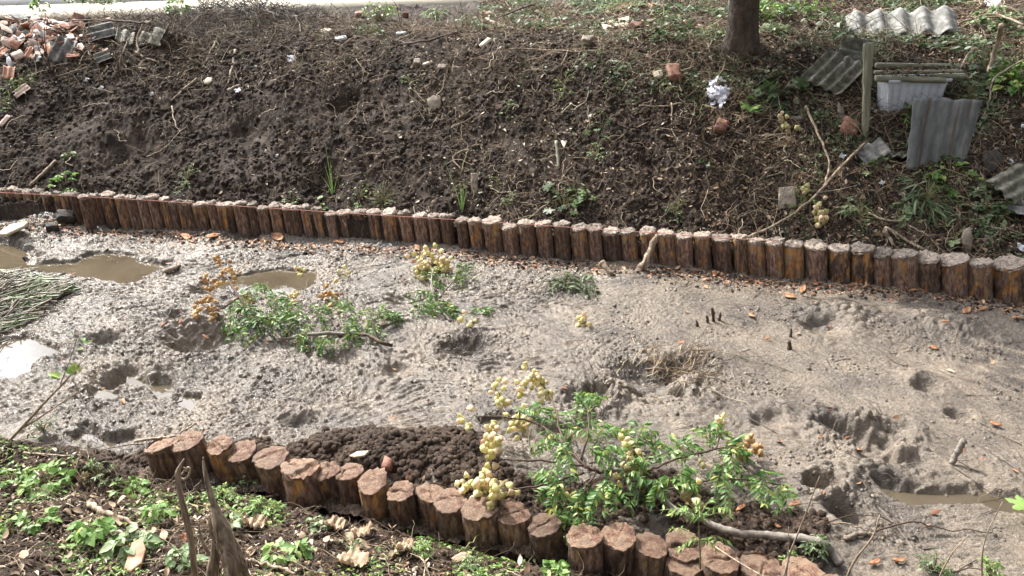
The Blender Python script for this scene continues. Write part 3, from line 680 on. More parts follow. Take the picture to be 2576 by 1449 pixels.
# ------------------------------------------------------------------ scatter of uncountable stuff
def region(kind, n, dens=None, rng=RNG):
    out = []
    while sum(len(o) for o in out) < n:
        k = n*2
        if kind == 'bankfar':
            x = rng.uniform(-.5, 9, k); d = rng.uniform(3.0, 7.5, k); y = Fl(x)+d; m = (x < y*.74+.2) & ((y-ROAD0-ROAD1*x < -.15) | (x > 1.5))
        elif kind == 'bank':
            x = rng.uniform(-7.2, 7.2, k); d = rng.uniform(.22, 3.6, k)**1.0; y = Fl(x)+d; m = np.abs(x) < y*.74+.2
        elif kind == 'near':
            x = rng.uniform(-3.2, 1.9, k); d = rng.uniform(.03, 1.5, k); y = Nl(x)-d; m = (y > 1.55) & (np.abs(x) < y*.95+.3)
        else:
            x = rng.uniform(-5.3, 4.4, k); y = rng.uniform(1.3, 7.4, k); m = (y > Nl(x)+.02) & (y < Fl(x)-.02) & (np.abs(x) < y*.8+.2)
        x, y = x[m], y[m]
        if dens is not None:
            q = dens(x, y); m = rng.uniform(0, 1, len(x)) < q; x, y = x[m], y[m]
        out.append(np.stack([x, y], 1))
    return np.concatenate(out)[:n]
def scatter(name, label, cat, templ, kind, n, size, mat, dens=None, tilt=1.0, sink=.3, smooth=False, power=2.0, flat=1.0, seed=1, up=0.0):
    rng = np.random.default_rng(seed); P = region(kind, n, dens, rng); x, y = P[:, 0], P[:, 1]
    z = ground(x, y); nr = normals_at(x, y); R = rand_rots(n, tilt, nr, rng)
    s = size[0]+(size[1]-size[0])*rng.uniform(0, 1, n)**power
    pos = np.stack([x, y, z], 1)+nr*(up-sink*s)[:, None] if np.ndim(up) else np.stack([x, y, z], 1)+nr*(up+(-sink)*s)[:, None]
    A = Acc(); ti = rng.integers(0, len(templ), n)
    sc = np.stack([s, s, s*flat], 1)
    for k, (TV, TF) in enumerate(templ):
        m = ti == k
        if not m.any(): continue
        Mx = R[m]*sc[m][:, None, :]
        for f in (TF if isinstance(TF, list) else [TF]):
            V, F = inst(TV, np.asarray(f), Mx, pos[m]); A.add(V, F)
    o = A.mk(name, mat, smooth=smooth); tag(o, label, cat, kind='stuff'); return o
crestlit = 1
left_d = lambda x, y: sst(-1.5, -4, x)*.6+.4
mid_d = lambda x, y: np.clip(.12+.9*sst(-3.2, .2, x)+.5*sst(1.2, 1.9, y-Fl(x)), 0, 1)*np.clip(.6+.9*fbm(x*1.2, y*1.2, 2, 201), .1, 1)
crest_d = lambda x, y: np.clip(sst(1.35, 2.1, y-Fl(x))+.7*sst(1.6, 2.6, x), 0, 1)*((y-ROAD0-ROAD1*x) < -.1)*np.clip(.5+1.2*fbm(x*1.2, y*1.2, 2, 202), .03, 1)
offroad = lambda x, y: ((y-ROAD0-ROAD1*x) < -.12)*1.0
scatter('soil_clods', 'small lumps of dark earth littering the far bank', 'earth clods', CLODT, 'bank', 52000, (.004, .034), M['clod'], lambda x, y: offroad(x, y)*np.clip(.5+1.3*fbm(x*.8, y*1.3, 3, 203), .08, 1), sink=.15, power=4, seed=11)
scatter('soil_clods', 'fine crumbs of brown earth over the near bank', 'earth clods', CLODT, 'near', 24000, (.003, .017), M['clod_near'], sink=.1, power=3.5, seed=12)
scatter('soil_clods', 'lumps of brown earth on the spoil behind the near piles', 'earth clods', CLODT, 'mud', 16000, (.004, .028), M['clod_near'], lambda x, y: mud_masks(x, y)[0], sink=.1, power=3, seed=13)
scatter('mud_clods', 'wet crumbs of grey mud over the churned channel bed', 'mud clods', CLODT, 'mud', 9000, (.003, .018), M['mudclod'], lambda x, y: (1-mud_masks(x, y)[0])*sst(.3, .6, fbm(x*2, y*2, 3, 204)+.3), sink=.25, power=4, smooth=True, seed=14)
for P_, nn, sz, cat in (('bank', 30000, (.012, .060), 0), ):
    scatter('leaf_litter', 'pale and brown dead leaves strewn over the far bank', 'leaf litter', DEADL, 'bank', nn, sz, M['litter_bank'], mid_d, tilt=.9, sink=.0, power=2.5, up=.006, seed=15)
scatter('leaf_litter', 'brown dead leaves matted on the shaded right bank', 'leaf litter', DEADL, 'bank', 13000, (.02, .07), M['litter_brown'], lambda x, y: sst(.8, 2.6, x)*offroad(x, y), tilt=.8, sink=.0, up=.005, seed=16)
scatter('leaf_litter', 'dry tan leaf scraps among the near bank weeds', 'leaf litter', DEADL, 'near', 3200, (.012, .055), M['litter'], lambda x, y: sst(.12, .4, Nl(x)-y)*np.clip(.5+1.5*fbm(x*2, y*2, 2, 205), .05, 1), tilt=.7, sink=.0, power=2, up=.005, seed=17)
scatter('leaf_litter', 'reddish bark scraps along the foot of the far piles', 'bark litter', DEADL, 'mud', 4200, (.012, .065), M['chip'], lambda x, y: sst(.34, .0, Fl(x)-y)+.004, tilt=.6, sink=.0, power=2.5, up=.004, flat=.5, seed=18)
scatter('root_twigs', 'short tan roots scattered evenly over the far bank', 'roots', TWIGS, 'bank', 5000, (.03, .16), M['twig'], lambda x, y: offroad(x, y)*np.clip(.25+fbm(x*1.1, y*1.4, 2, 210), .05, 1), tilt=.5, sink=.0, power=1.8, up=.008, seed=26)
scatter('root_twigs', 'thin roots and twigs tangled over the far bank', 'roots', TWIGS, 'bank', 8500, (.05, .36), M['twig'], lambda x, y: np.clip(mid_d(x, y)*.8+.10, 0, 1)*offroad(x, y), tilt=.35, sink=.0, power=2.2, up=.012, seed=19)
scatter('dry_grass', 'dry grass and twigs matted along the crest of the bank', 'dry grass', TWIGS, 'bank', 13000, (.08, .36), M['twig'], crest_d, tilt=.9, sink=.0, power=1.6, up=.02, seed=20)
scatter('root_twigs', 'short dry stems lying among the near bank weeds', 'twigs', TWIGS, 'near', 3200, (.03, .22), M['twig'], lambda x, y: sst(.05, .3, Nl(x)-y), tilt=.4, sink=.0, up=.008, seed=21)
M['muddytwig'] = mat_twig('muddy_twig', [(0, (.03, .022, .017)), (.6, (.09, .07, .055)), (1, (.2, .165, .13))]); M['muddytwig'].node_tree.nodes['Principled BSDF'].inputs['Roughness'].default_value = .35
scatter('root_twigs', 'muddy roots and stems pressed into the wet mud', 'roots', TWIGS, 'mud', 1500, (.05, .36), M['muddytwig'], lambda x, y: (1-mud_masks(x, y)[0])*sst(.0, .5, fbm(x*1.6, y*1.6, 3, 206)+.12), tilt=.12, sink=.0, power=2, up=.004, seed=22)
scatter('creeping_weeds', 'low green creeping weeds covering the near bank', 'weeds', [LANCE, OVATE], 'near', 7500, (.008, .028), M['leaf'], lambda x, y: sst(.06, .2, Nl(x)-y)*sst(-.02, .32, fbm(x*2.1, y*2.6, 3, 207)+.02), tilt=.9, sink=.0, power=1.5, up=.012, seed=23)
scatter('creeping_weeds', 'tiny pale leaves of ground cover on the far bank', 'weeds', [LANCE, OVATE, HEART], 'bank', 1800, (.010, .03), M['leaf_pale'], lambda x, y: sst(.0, .4, fbm(x*1.5, y*1.8, 3, 208)-.02)*(.25+.75*sst(.9, .3, y-Fl(x))*sst(-4.5, 0, x))*offroad(x, y)+.5*crest_d(x, y), tilt=.9, sink=.0, up=.02, seed=24)
scatter('creeping_weeds', 'green ground cover around the tree and crest', 'weeds', [OVATE, HEART, LANCE], 'bank', 5500, (.015, .05), M['leaf_dusty'], lambda x, y: crest_d(x, y)*sst(-.5, 1.5, x)*np.clip(fbm(x*1.6, y*1.6, 2, 209)*2+.2, 0, 1), tilt=1.0, sink=.0, up=.04, seed=25)

scatter('leaf_litter', 'brown dead leaves over the flat ground behind the right bank', 'leaf litter', DEADL, 'bankfar', 14000, (.03, .09), M['litter_brown'], tilt=.8, sink=.0, up=.01, seed=31)
scatter('dry_grass', 'dry canes and twigs over the flat ground behind the right bank', 'dry grass', TWIGS, 'bankfar', 5000, (.12, .6), M['twig'], tilt=.6, sink=.0, up=.03, seed=32)
scatter('creeping_weeds', 'green weeds over the flat ground behind the right bank', 'weeds', [OVATE, HEART, LANCE], 'bankfar', 9000, (.03, .08), M['leaf_dusty'], lambda x, y: np.clip(fbm(x*1.1, y*.9, 2, 211)*2+.25, 0, 1), tilt=1.0, sink=.0, up=.07, seed=33)
scatter('leaf_litter', 'tiny tan straw bits over the near bank', 'leaf litter', [NARROW], 'near', 6000, (.012, .05), M['litter'], lambda x, y: sst(.08, .35, Nl(x)-y)*np.clip(.4+1.3*fbm(x*2.4, y*2.4, 2, 212), .05, 1), tilt=.5, sink=.0, power=2, up=.006, seed=34)
scatter('wood_debris', 'dark bark crumbs and mud bits along the foot of the far piles', 'bark litter', CLODT, 'mud', 2600, (.004, .02), M['clod'], lambda x, y: sst(.40, .0, Fl(x)-y), sink=.1, power=2.5, seed=35)

# ------------------------------------------------------------------ placing on the ground
class Surf:
    def __init__(s, u, v, ang=0, e=.14):
        a = math.radians(ang); s.p = at(u, v); s.Z = nrm_smooth(s.p.x, s.p.y, e)
        def onpl(du, dv):
            d = Vector(ray(u+du, v+dv)); o = Vector((0, 0, CAM_Z)); t = (s.p-o).dot(s.Z)/d.dot(s.Z); return o+d*t-s.p
        k = 12; px = onpl(math.cos(a)*k, -math.sin(a)*k); py = onpl(-math.sin(a)*-k, math.cos(a)*-k) if False else onpl(-math.sin(a)*k, -math.cos(a)*k)
        K = s.p.length/FPX; s.mx = min(px.length/k, 1.5*K); s.my = min(py.length/k, 2.2*K); s.X = px.normalized(); s.Y = s.Z.cross(s.X).normalized(); s.X = s.Y.cross(s.Z).normalized()
        s.q = Matrix((s.X, s.Y, s.Z)).transposed().to_quaternion()
def setloc(o, p, q, extra=None):
    o.location = p; o.rotation_mode = 'QUATERNION'; o.rotation_quaternion = q@extra if extra is not None else q
E = lambda x=0, y=0, z=0: Quaternion((1, 0, 0), math.radians(x))@Quaternion((0, 1, 0), math.radians(y))@Quaternion((0, 0, 1), math.radians(z))

def corr_mesh(l, w, ribs, amp, th=.007, seed=0, nl=14, ragged=.06, axis='x'):
    """corrugated sheet, ribs run along x; ragged broken outline"""
    rg = np.random.default_rng(seed); nw = ribs*8+1; X = np.linspace(-.5, .5, nl); Y = np.linspace(-.5, .5, nw)
    xx, yy = np.meshgrid(X, Y); ph = yy*ribs*2*np.pi
    e0 = ragged*perlin(Y*6+seed, Y*0, 3); e1 = ragged*perlin(Y*6+seed+9, Y*0, 4)
    xx = xx*(1+np.where(xx > 0, e1[:, None], e0[:, None])*1.2)
    ye = yy+ragged*.5*perlin(X*7+seed, X*0, 5)[None]*np.abs(yy)*2
    z = amp*np.cos(ph)+.004*fbm(xx*l*20+seed, ye*w*20, 2, 6)
    up = np.stack([xx*l, ye*w, z+th/2], 2).reshape(-1, 3); dn = up-np.array([0, 0, th]); n = len(up)
    F = gridf(nl, nw); F2 = F[:, ::-1]+n
    b = np.concatenate([np.arange(nl), np.arange(1, nw)*nl+nl-1, (nw-1)*nl+np.arange(nl-2, -1, -1), np.arange(nw-2, 0, -1)*nl]); c = np.roll(b, -1)
    return np.concatenate([up, dn]), [F, F2, np.stack([b, b+n, c+n, c], 1)]
def slab_mesh(poly, th, seed=0, rough=.06, bevel=.12):
    P = np.array(poly, float); n = len(P); rg = np.random.default_rng(seed); c = P.mean(0); Pi = c+(P-c)*(1-bevel)
    V = np.concatenate([np.c_[Pi, np.full(n, th/2)], np.c_[P, np.full(n, th*.3)], np.c_[P, np.full(n, -th*.4)], np.c_[Pi, np.full(n, -th/2)]])
    V = V+rg.uniform(-1, 1, V.shape)*rough*th
    s = np.arange(n); t = (s+1) % n; F = [np.concatenate([np.stack([k*n+s, (k+1)*n+s, (k+1)*n+t, k*n+t], 1) for k in range(3)]), s[None], (3*n+s)[::-1][None]]
    return V, F
def box_mesh(l, w, h, seed=0, rough=.02, seg=(5, 3, 3)):
    import bmesh
    bm = bmesh.new(); bmesh.ops.create_cube(bm, size=1); bmesh.ops.scale(bm, vec=(l, w, h), verts=bm.verts)
    bmesh.ops.bevel(bm, geom=bm.edges[:], offset=min(l, w, h)*.10, segments=2, affect='EDGES')
    bmesh.ops.subdivide_edges(bm, edges=[e for e in bm.edges if e.calc_length() > max(l, w, h)*.3], cuts=4, use_grid_fill=True)
    V = np.array([v.co[:] for v in bm.verts]); s = min(l, w, h)
    V = V+(np.stack([fbm(V[:, 0]/s*1.3+seed, V[:, 1]/s*1.3+V[:, 2]/s, 3, 7+k) for k in range(3)], 1))*rough*s*3
    F = {}
    for f in bm.faces: F.setdefault(len(f.verts), []).append([v.index for v in f.verts])
    bm.free(); return V, [np.array(f) for f in F.values()]
def flat_thing(name, label, cat, u, v, ang, meshf, mat, lift=0, tilt=None, group=None, smooth=False):
    s = Surf(u, v, ang); V, F = meshf(s); o = mk(name, V, F, mat, smooth=smooth); setloc(o, s.p+s.Z*lift, s.q, tilt); tag(o, label, cat, group); return o
def corr(u, v, ang, lpx, wpx, ribs, label, mat='cement', seed=0, tilt=None, lift=.02, amp=None):
    return flat_thing('corrugated_sheet', label, 'roof sheet', u, v, ang, lambda s: corr_mesh(lpx*s.mx, wpx*s.my, ribs, amp or wpx*s.my/ribs*.17, seed=seed), M[mat], lift, tilt, None, True)
def brick(u, v, ang, lpx, label, mat='brick', seed=0, tilt=None, name='brick', cat='brick', asp=(1, .5, .28), lift=.01):
    return flat_thing(name, label, cat, u, v, ang, lambda s: box_mesh(lpx*s.mx*asp[0], lpx*s.mx*asp[1], lpx*s.mx*asp[2], seed, .05), M[mat], lift, tilt)
def slab(u, v, poly, label, mat, th=.02, name='stone_slab', cat='slab', ang=0, lift=.02, tilt=None, seed=0, group=None):
    return flat_thing(name, label, cat, u, v, ang, lambda s: slab_mesh([(a*s.mx, b*s.my) for a, b in poly], th, seed), M[mat], lift, tilt, group)
def stick(pts, rpx, label, mat='stalk', name='stick', cat='stick', ups=None, taper=.6, wig=.004, sides=7, group=None):
    """pts in pixels on the ground (with optional heights)"""
    ups = ups or [.012]*len(pts); W_ = [at(u, v, h) for (u, v), h in zip(pts, ups)]
    P = spline(W_, 5) if len(W_) > 2 else np.array([W_[0].lerp(W_[1], t) for t in np.linspace(0, 1, 9)])
    rg = np.random.default_rng(int(pts[0][0]*7+pts[0][1])); P = P+rg.normal(0, wig, P.shape); r = rpx*W_[0].length/FPX
    V, F = tube(P, np.linspace(r, r*taper, len(P))*(1+rg.uniform(-.12, .12, len(P))), sides)
    o = Acc().add(V, F).mk(name, M[mat], smooth=True, origin=P[0]); tag(o, label, cat, group); return o
# ------------------------------------------------------------------ far bank debris, left
corr(163, 135, 58, 62, 36, 2, 'grey corrugated sheet piece leaning among the tile rubble at left', 'cement_grey', 1, E(18, -8, 0), .05)
corr(396, 106, 50, 44, 52, 2, 'dark brown corrugated sheet piece under brush near the crest', 'cement', 2, E(-12, -10, 0), .06)
corr(262, 92, 14, 66, 26, 2, 'long corrugated sheet under twigs between the grey and dark brown pieces', 'cement_grey', 3, E(10, 0, 0), .05)
corr(262, 148, 20, 40, 24, 2, 'small pale grey corrugated scrap below the twig covered sheet', 'cement_grey', 4, None, .03)
corr(318, 100, 80, 32, 34, 2, 'dark corrugated scrap half buried beside the brown sheet', 'cement', 5, E(30, 0, 0), .04)
for i, (u, v, a, w, h, lab, m) in enumerate([
    (92, 138, 62, 30, 22, 'ribbed orange roof tile left of the grey corrugated piece', 'terra'), (187, 144, 12, 34, 18, 'short orange roof tile at the foot of the grey corrugated piece', 'terra'),
    (26, 188, 80, 28, 22, 'upright orange roof tile below the rubble at the left edge', 'terra'), (58, 233, 28, 44, 22, 'pink ribbed tile lying alone at left below the rubble', 'pinktile'),
    (13, 308, 48, 34, 12, 'pinkish tile strip at the left edge halfway down the bank', 'pinktile'), (135, 113, 4, 32, 11, 'pale pink tile strip above the grey corrugated piece', 'pinktile'),
    (48, 143, 24, 28, 14, 'pale curled tile beside the rubble at left', 'pinktile'), (10, 137, 35, 30, 18, 'orange tile fragment at the left edge in the rubble', 'terra'),
    (86, 88, 20, 36, 16, 'broad orange tile shard high in the rubble', 'terra'), (172, 40, 64, 34, 12, 'narrow orange tile standing at the top of the rubble', 'terra'),
    (108, 74, -20, 30, 10, 'white tile strip near the top of the rubble', 'whitebits'), (220, 48, 30, 24, 14, 'orange tile shard right of the rubble top', 'terra')]):
    flat_thing('roof_tile', lab, 'roof tile', u, v, a, lambda s: corr_mesh(w*s.mx, h*s.my, 2 if h > 15 else 1, .008, .012, 40+i, 8, .12), M[m], .03, E(random.Random(i).uniform(-20, 25), random.Random(i+5).uniform(-15, 15), 0), None, True)
rr = random.Random(5)
FR = {'terra': 'orange roof tile fragment in the rubble heap at the left', 'pinktile': 'pale pink tile fragment in the rubble heap at the left', 'cement_grey': 'grey sheet fragment in the rubble heap at the left', 'brick': 'dark red brick fragment in the rubble heap at the left', 'whitebits': 'white tile fragment in the rubble heap at the left'}
for i in range(210):
    u = rr.gauss(105, 75); v = rr.gauss(92, 36)
    if u < 3 or u > 300 or v < 38+abs(u-150)*.1 or v > 175-.2*u*.6: continue
    m = rr.choice(['terra', 'terra', 'pinktile', 'pinktile', 'cement_grey', 'brick', 'whitebits']); s_ = rr.uniform(5, 16)
    n = rr.randint(4, 6); a0 = rr.uniform(0, 6); po = [(s_*rr.uniform(.7, 1)*math.cos(a0+k*6.283/n), s_*.65*rr.uniform(.7, 1)*math.sin(a0+k*6.283/n)) for k in range(n)]
    zone = ('upper' if v < 80 else 'lower' if v > 120 else 'middle')+(' left part' if u < 70 else ' right part' if u > 150 else ' centre')
    slab(u, v, po, FR[m].replace('in the rubble heap at the left', 'in the %s of the left rubble heap' % zone), m, .014, 'rubble_fragment', 'rubble', rr.uniform(0, 180), .015+rr.uniform(0, .05), E(rr.uniform(-40, 40), rr.uniform(-40, 40), 0), i, 'broken tiles and bricks in the left rubble heap')
stick([(141, 404), (74, 469)], 3.4, 'straight pale grey stick leaning on the bank above the far piles at left', ups=[.03, .02], taper=.9, wig=.001)
stick([(590, 127), (584, 170), (573, 213)], 3.6, 'upright pale stick on the upper bank left of the middle')
stick([(552, 88), (535, 120), (508, 173)], 3.0, 'long pale stick slanting down the bank below the crest brush')
stick([(493, 197), (462, 225), (430, 253)], 2.6, 'slanting brown stick in bare soil, upper left bank')
stick([(372, 178), (350, 170), (364, 150)], 4, 'short stubby branch end below the dark brown corrugated piece')
stick([(340, 130), (360, 143), (397, 157)], 3.2, 'curved yellowish root below the dark brown corrugated piece')
stick([(432, 267), (440, 305), (456, 340)], 1.6, 'thin pale root hanging down the bare left bank')
stick([(575, 228), (605, 212)], 5, 'broken pale piece of wood beside white shards on the upper bank', taper=.5)
stick([(370, 395), (410, 375), (455, 330), (500, 290)], 1.5, 'long thin stem lying up the bare left bank')
stick([(380, 60), (330, 55), (240, 50), (160, 52)], 2.2, 'long straight twig over the rubble heap', 'darktwig', ups=[.25, .25, .2, .1])
stick([(350, 142), (345, 100), (362, 60), (380, 55)], 2.4, 'bent pale branch rising beside the dark brown corrugated piece', ups=[.02, .1, .22, .3])
stick([(300, 160), (310, 130), (325, 95)], 1.8, 'thin pale twig rising through the left brush', ups=[.02, .08, .15])
stick([(1352, 6), (1226, 54), (1100, 96), (1010, 112)], 2.4, 'long dark bamboo stem lying over the crest right of the bush', 'darktwig', ups=[.12, .06, .04, .02])
stick([(1224, 50), (1262, 66), (1296, 74)], 5, 'thick pale branch piece at the crest under the bamboo stem', ups=[.05]*3)
stick([(1700, 96), (1560, 103), (1480, 130), (1300, 122), (1180, 150)], 1.8, 'long thin root running across the upper middle bank', ups=[.02]*5)
stick([(1445, 80), (1424, 140), (1402, 180)], 1.8, 'pale forked root on the upper middle bank')
stick([(1399, 355), (1406, 424)], 4.2, 'upright brown stake standing in the middle of the bank', 'postwood', name='wooden_stake', cat='stake', ups=[.10, .02], taper=.9, wig=.001)
stick([(1740, 250), (1690, 265), (1640, 268), (1590, 262)], 3, 'pale knotted root left of the crumpled plastic bag')
stick([(1640, 300), (1560, 345), (1505, 380)], 1.6, 'thin straight root slanting below the knotted root')
stick([(1160, 430), (1140, 395), (1180, 372), (1210, 362)], 2.2, 'curling brown root on the lower middle bank')
stick([(1160, 435), (1175, 385), (1200, 360)], 1.6, 'thin green stem beside the curling brown root', 'stem')
stick([(1060, 375), (1090, 310), (1110, 285)], 1.5, 'thin straight stem below the round flat stone')
stick([(1400, 520), (1404, 480), (1414, 450), (1440, 415)], 2.0, 'wavy upright root above the far piles in the middle')
stick([(1690, 260), (1695, 340), (1740, 380), (1700, 420)], 1.7, 'looping root below the knotted root')
stick([(2027, 267), (2050, 320), (2080, 383), (2084, 427), (2066, 480)], 3.0, 'long curved pale vine stem hanging down the right bank', ups=[.1, .08, .08, .06, .05])
stick([(2180, 357), (2120, 415), (2063, 480), (1984, 547), (1877, 600)], 3.4, 'long pale pole slanting down to the far piles at right', ups=[.06, .08, .08, .07, .06], taper=.8)
stick([(2227, 574), (2275, 600), (2327, 634)], 5, 'thick brown branch lying behind the far piles at right', ups=[.06, .05, .03])
stick([(2224, 580), (2238, 600), (2250, 620)], 5, 'short thick stub beside the brown branch behind the far piles', ups=[.08, .04, .02])
stick([(2185, 535), (2220, 552), (2265, 556), (2290, 548)], 2.6, 'pale arched twig above the brown branch at right', ups=[.05, .07, .05, .02])
stick([(2286, 568), (2330, 590), (2370, 630)], 1.8, 'thin pale runner right of the brown branch', ups=[.05]*3)
stick([(1970, 432), (1940, 440), (1905, 455)], 2.0, 'short pale twig at the foot of the right bank')
stick([(1780, 110), (1790, 150), (1846, 175), (1860, 172)], 2.0, 'root looping at the foot of the tree', ups=[.04]*4)
stick([(2150, 25), (2172, 55)], 4, 'pale twig stub above the flat corrugated sheet', ups=[.12, .02])
stick([(2520, 62), (2505, 120), (2478, 205)], 5, 'thick leaning cane at the upper right edge', ups=[.55, .3, .02], taper=.8)
stick([(2576, 45), (2480, 45), (2400, 80)], 3, 'long dry cane lying over the litter at upper right', ups=[.15, .12, .05])
stick([(2576, 62), (2500, 36), (2430, 52), (2400, 62)], 2.4, 'arched dry cane above the upper right litter', ups=[.2, .2, .12, .05])
stick([(2450, 120), (2430, 150), (2412, 175)], 4.5, 'leaning stub beside the right end of the planks', ups=[.2, .1, .02])
stick([(2576, 150), (2500, 200), (2486, 260), (2470, 300)], 2.2, 'thin bent cane at the right edge', ups=[.3, .2, .1, .02])
# stones, bricks, boards
def rp_(n, a, b, seed):
    r_ = random.Random(seed); return [(a*r_.uniform(.75, 1.05)*math.cos(6.283*k/n), b*r_.uniform(.75, 1.05)*math.sin(6.283*k/n)) for k in range(n)]
slab(1094, 263, rp_(7, 22, 18, 1), 'round flat grey brown stone alone in the middle of the bank', 'stone', .03, 'flat_stone', 'stone', tilt=E(20, 0, 0))
slab(1554, 68, [(-38, -4), (8, 22), (40, -16), (-2, -28)], 'large pale square board lying at the crest', 'slab', .02, 'pale_board', 'board', lift=.04, tilt=E(14, 6, 0))
brick(1630, 58, 8, 40, 'red brick lying right of the large pale board', seed=1); brick(1598, 73, 40, 26, 'broken brick end touching the large pale board', seed=2, asp=(1, .8, .6))
brick(1650, 22, -30, 40, 'long brick at the very top of the frame left of the tree', seed=3); brick(1612, 20, 10, 24, 'broken dull brick above the red brick', seed=4, asp=(1, .8, .6))
brick(1574, 28, 60, 24, 'brown brick lump left of the dull broken brick', seed=5, asp=(1, .9, .6)); brick(1475, 106, 70, 20, 'small dark brick piece below the crest brush in the middle', 'stone', 6, asp=(1, .8, .6))
brick(905, 42, 75, 22, 'reddish brick end left of the green bush', seed=7, asp=(1, .6, .5)); brick(1230, 40, 5, 18, 'pinkish brick bit under the bamboo stem', seed=8, asp=(1, .7, .6)); brick(1020, 40, 75, 16, 'small brick bit right of the green bush', seed=9, asp=(1, .6, .5))
brick(1693, 191, 105, 36, 'tall brown broken brick on the upper bank left of the tree', 'brick', 10, asp=(1, .65, .5), lift=.03); brick(1655, 190, 10, 24, 'small pale corrugated chunk beside the tall brown brick', 'slab', 11, asp=(1, .9, .4), name='tile_chunk', cat='rubble')
brick(1814, 321, 60, 28, 'broken reddish brick below the crumpled plastic bag', 'brick', 12, asp=(1, .8, .6)); brick(2135, 327, 75, 46, 'muddy red brick at the foot of the wooden post', 'brick', 13, asp=(.8, .6, .3), lift=.03, tilt=E(20, 0, 0))
brick(2003, 300, 0, 32, 'narrow brown stone under the vine with yellow pods', 'stone', 14, name='stone', cat='stone', asp=(1, .35, .3))
slab(2117, 293, [(-12, 22), (2, 12), (14, -12), (-2, -22), (-12, -10)], 'thin broken grey slab above the muddy red brick', 'stone', .02, tilt=E(35, 0, 0))
slab(1980, 505, [(-22, 24), (18, 26), (24, -18), (-24, -22)], 'square brown clay tile lying low on the right bank', 'stone', .03, 'clay_tile', 'tile', lift=.03, tilt=E(18, 0, 0))
slab(1194, 467, [(-9, 21), (9, 20), (8, -20), (-8, -21)], 'upright narrow brown board above the far piles in the middle', 'stone', .02, 'narrow_board', 'board', lift=.03, tilt=E(28, 0, 0))
slab(1417, 367, [(-8, 10), (9, 9), (5, -10)], 'small triangular tan shard beside the upright brown stake', 'slab', .012, 'tile_shard', 'rubble')
slab(2494, 412, [(-28, 10), (0, 24), (28, 8), (-2, -26), (-22, -24)], 'dark triangular slate right of the big corrugated sheet', 'darkstone', .02, lift=.05, tilt=E(25, 0, 0))
slab(2425, 615, rp_(6, 16, 26, 3), 'upright mossy grey stone behind the far piles at right', 'stone', .05, 'standing_stone', 'stone', lift=.06, tilt=E(40, 0, 0))
slab(528, 207, rp_(6, 13, 10, 4), 'cream hollow stone piece on the bare upper left bank', 'slab', .03, 'stone_piece', 'stone')
brick(1010, 88, 5, 24, 'grey white stone at the crest right of the bush', 'whitebits', 15, name='stone', cat='stone', asp=(1, .5, .4)); brick(1222, 112, 40, 30, 'long pale stone on the upper bank below the bamboo stem', 'slab', 16, name='stone', cat='stone', asp=(1, .35, .3))
brick(1075, 162, 20, 26, 'slender pale tile strip on the upper bank right of middle', 'slab', 17, name='tile_strip', cat='rubble', asp=(1, .3, .2)); brick(1050, 160, 80, 14, 'small grey stone left of the slender tile strip', 'stone', 18, name='stone', cat='stone', asp=(1, .8, .6))
brick(1115, 172, 0, 24, 'tan stone block right of the slender tile strip', 'stone', 19, name='stone', cat='stone', asp=(1, .6, .5))
brick(858, 100, 10, 30, 'white rubble at the crest left of the bush', 'whitebits', 20, name='stone', cat='stone', asp=(1, .5, .3)); brick(825, 85, -10, 22, 'pale lump at the crest well left of the bush', 'slab', 21, name='stone', cat='stone', asp=(1, .5, .5))
brick(168, 556, 0, 46, 'dark muddy block against the far piles at left', 'darkstone', 22, name='block', cat='block', asp=(1, .8, .75), lift=.05); brick(132, 577, 5, 32, 'dark muddy lump left of the dark block', 'darkstone', 23, name='block', cat='stone', asp=(1, .8, .6), lift=.03)
slab(36, 585, [(-26, -8), (-10, 8), (24, 14), (30, 6), (0, -10)], 'pale wood slab lying on mud at the left edge', 'slab', .03, 'wood_slab', 'wood', lift=.04)
rw = random.Random(9)
for u, v, s_, lab in [(735,152,14,'white crumpled scrap on the upper bank above the grey gully'),(258,226,10,'white gridded scrap on the bare left bank'),(222,205,10,'two white shards left of the hanging twigs'),(385,240,9,'white shard in bare soil, left of middle'),(600,232,12,'white shards beside the broken wood'),(1640,215,7,'white scrap above the knotted root'),(1540,160,8,'white scrap in the upper middle'),(1990,30,10,'pale scrap behind the tree'),(2370,33,16,'white foam lump at upper right'),(2500,14,26,'large white sheet scrap at the top right corner'),(2365,80,13,'white cup like scrap right of the flat corrugated sheet'),(2345,100,8,'small white scrap near the dry canes'),(2200,285,8,'white scrap hanging beside the wooden post'),(2440,342,11,'white scraps at the right edge of the big corrugated sheet'),(2570,322,13,'white scrap at the right edge'),(2540,410,12,'grey white crushed film right of the dark slate'),(2216,465,12,'blue and white wrapper below the brown corrugated piece'),(2480,600,9,'white scrap on a stem behind the far piles'),(2566,628,18,'white foam scrap behind the last far piles'),(2116,398,10,'white and orange wrapper on the right bank'),(700,395,8,'small white scrap low on the left bank'),(672,385,9,'cream scrap low on the left bank')]:
    flat_thing('plastic_scrap', lab, 'scrap', u, v, rw.uniform(0, 180), lambda s: (lambda q: (np.c_[q[0][:, :2], fbm(q[0][:, 0]*60, q[0][:, 1]*60, 2, 5)*.03]+0, q[1]))((np.c_[np.stack(np.meshgrid(np.linspace(-1, 1, 6), np.linspace(-1, 1, 6)), 2).reshape(-1, 2)*s_*s.mx*.42*(.8+.3*RNG.random((36, 1))), np.zeros(36)], gridf(6, 6))), M['whitebits'], .03, E(rw.uniform(-15, 25), rw.uniform(-20, 20), 0))
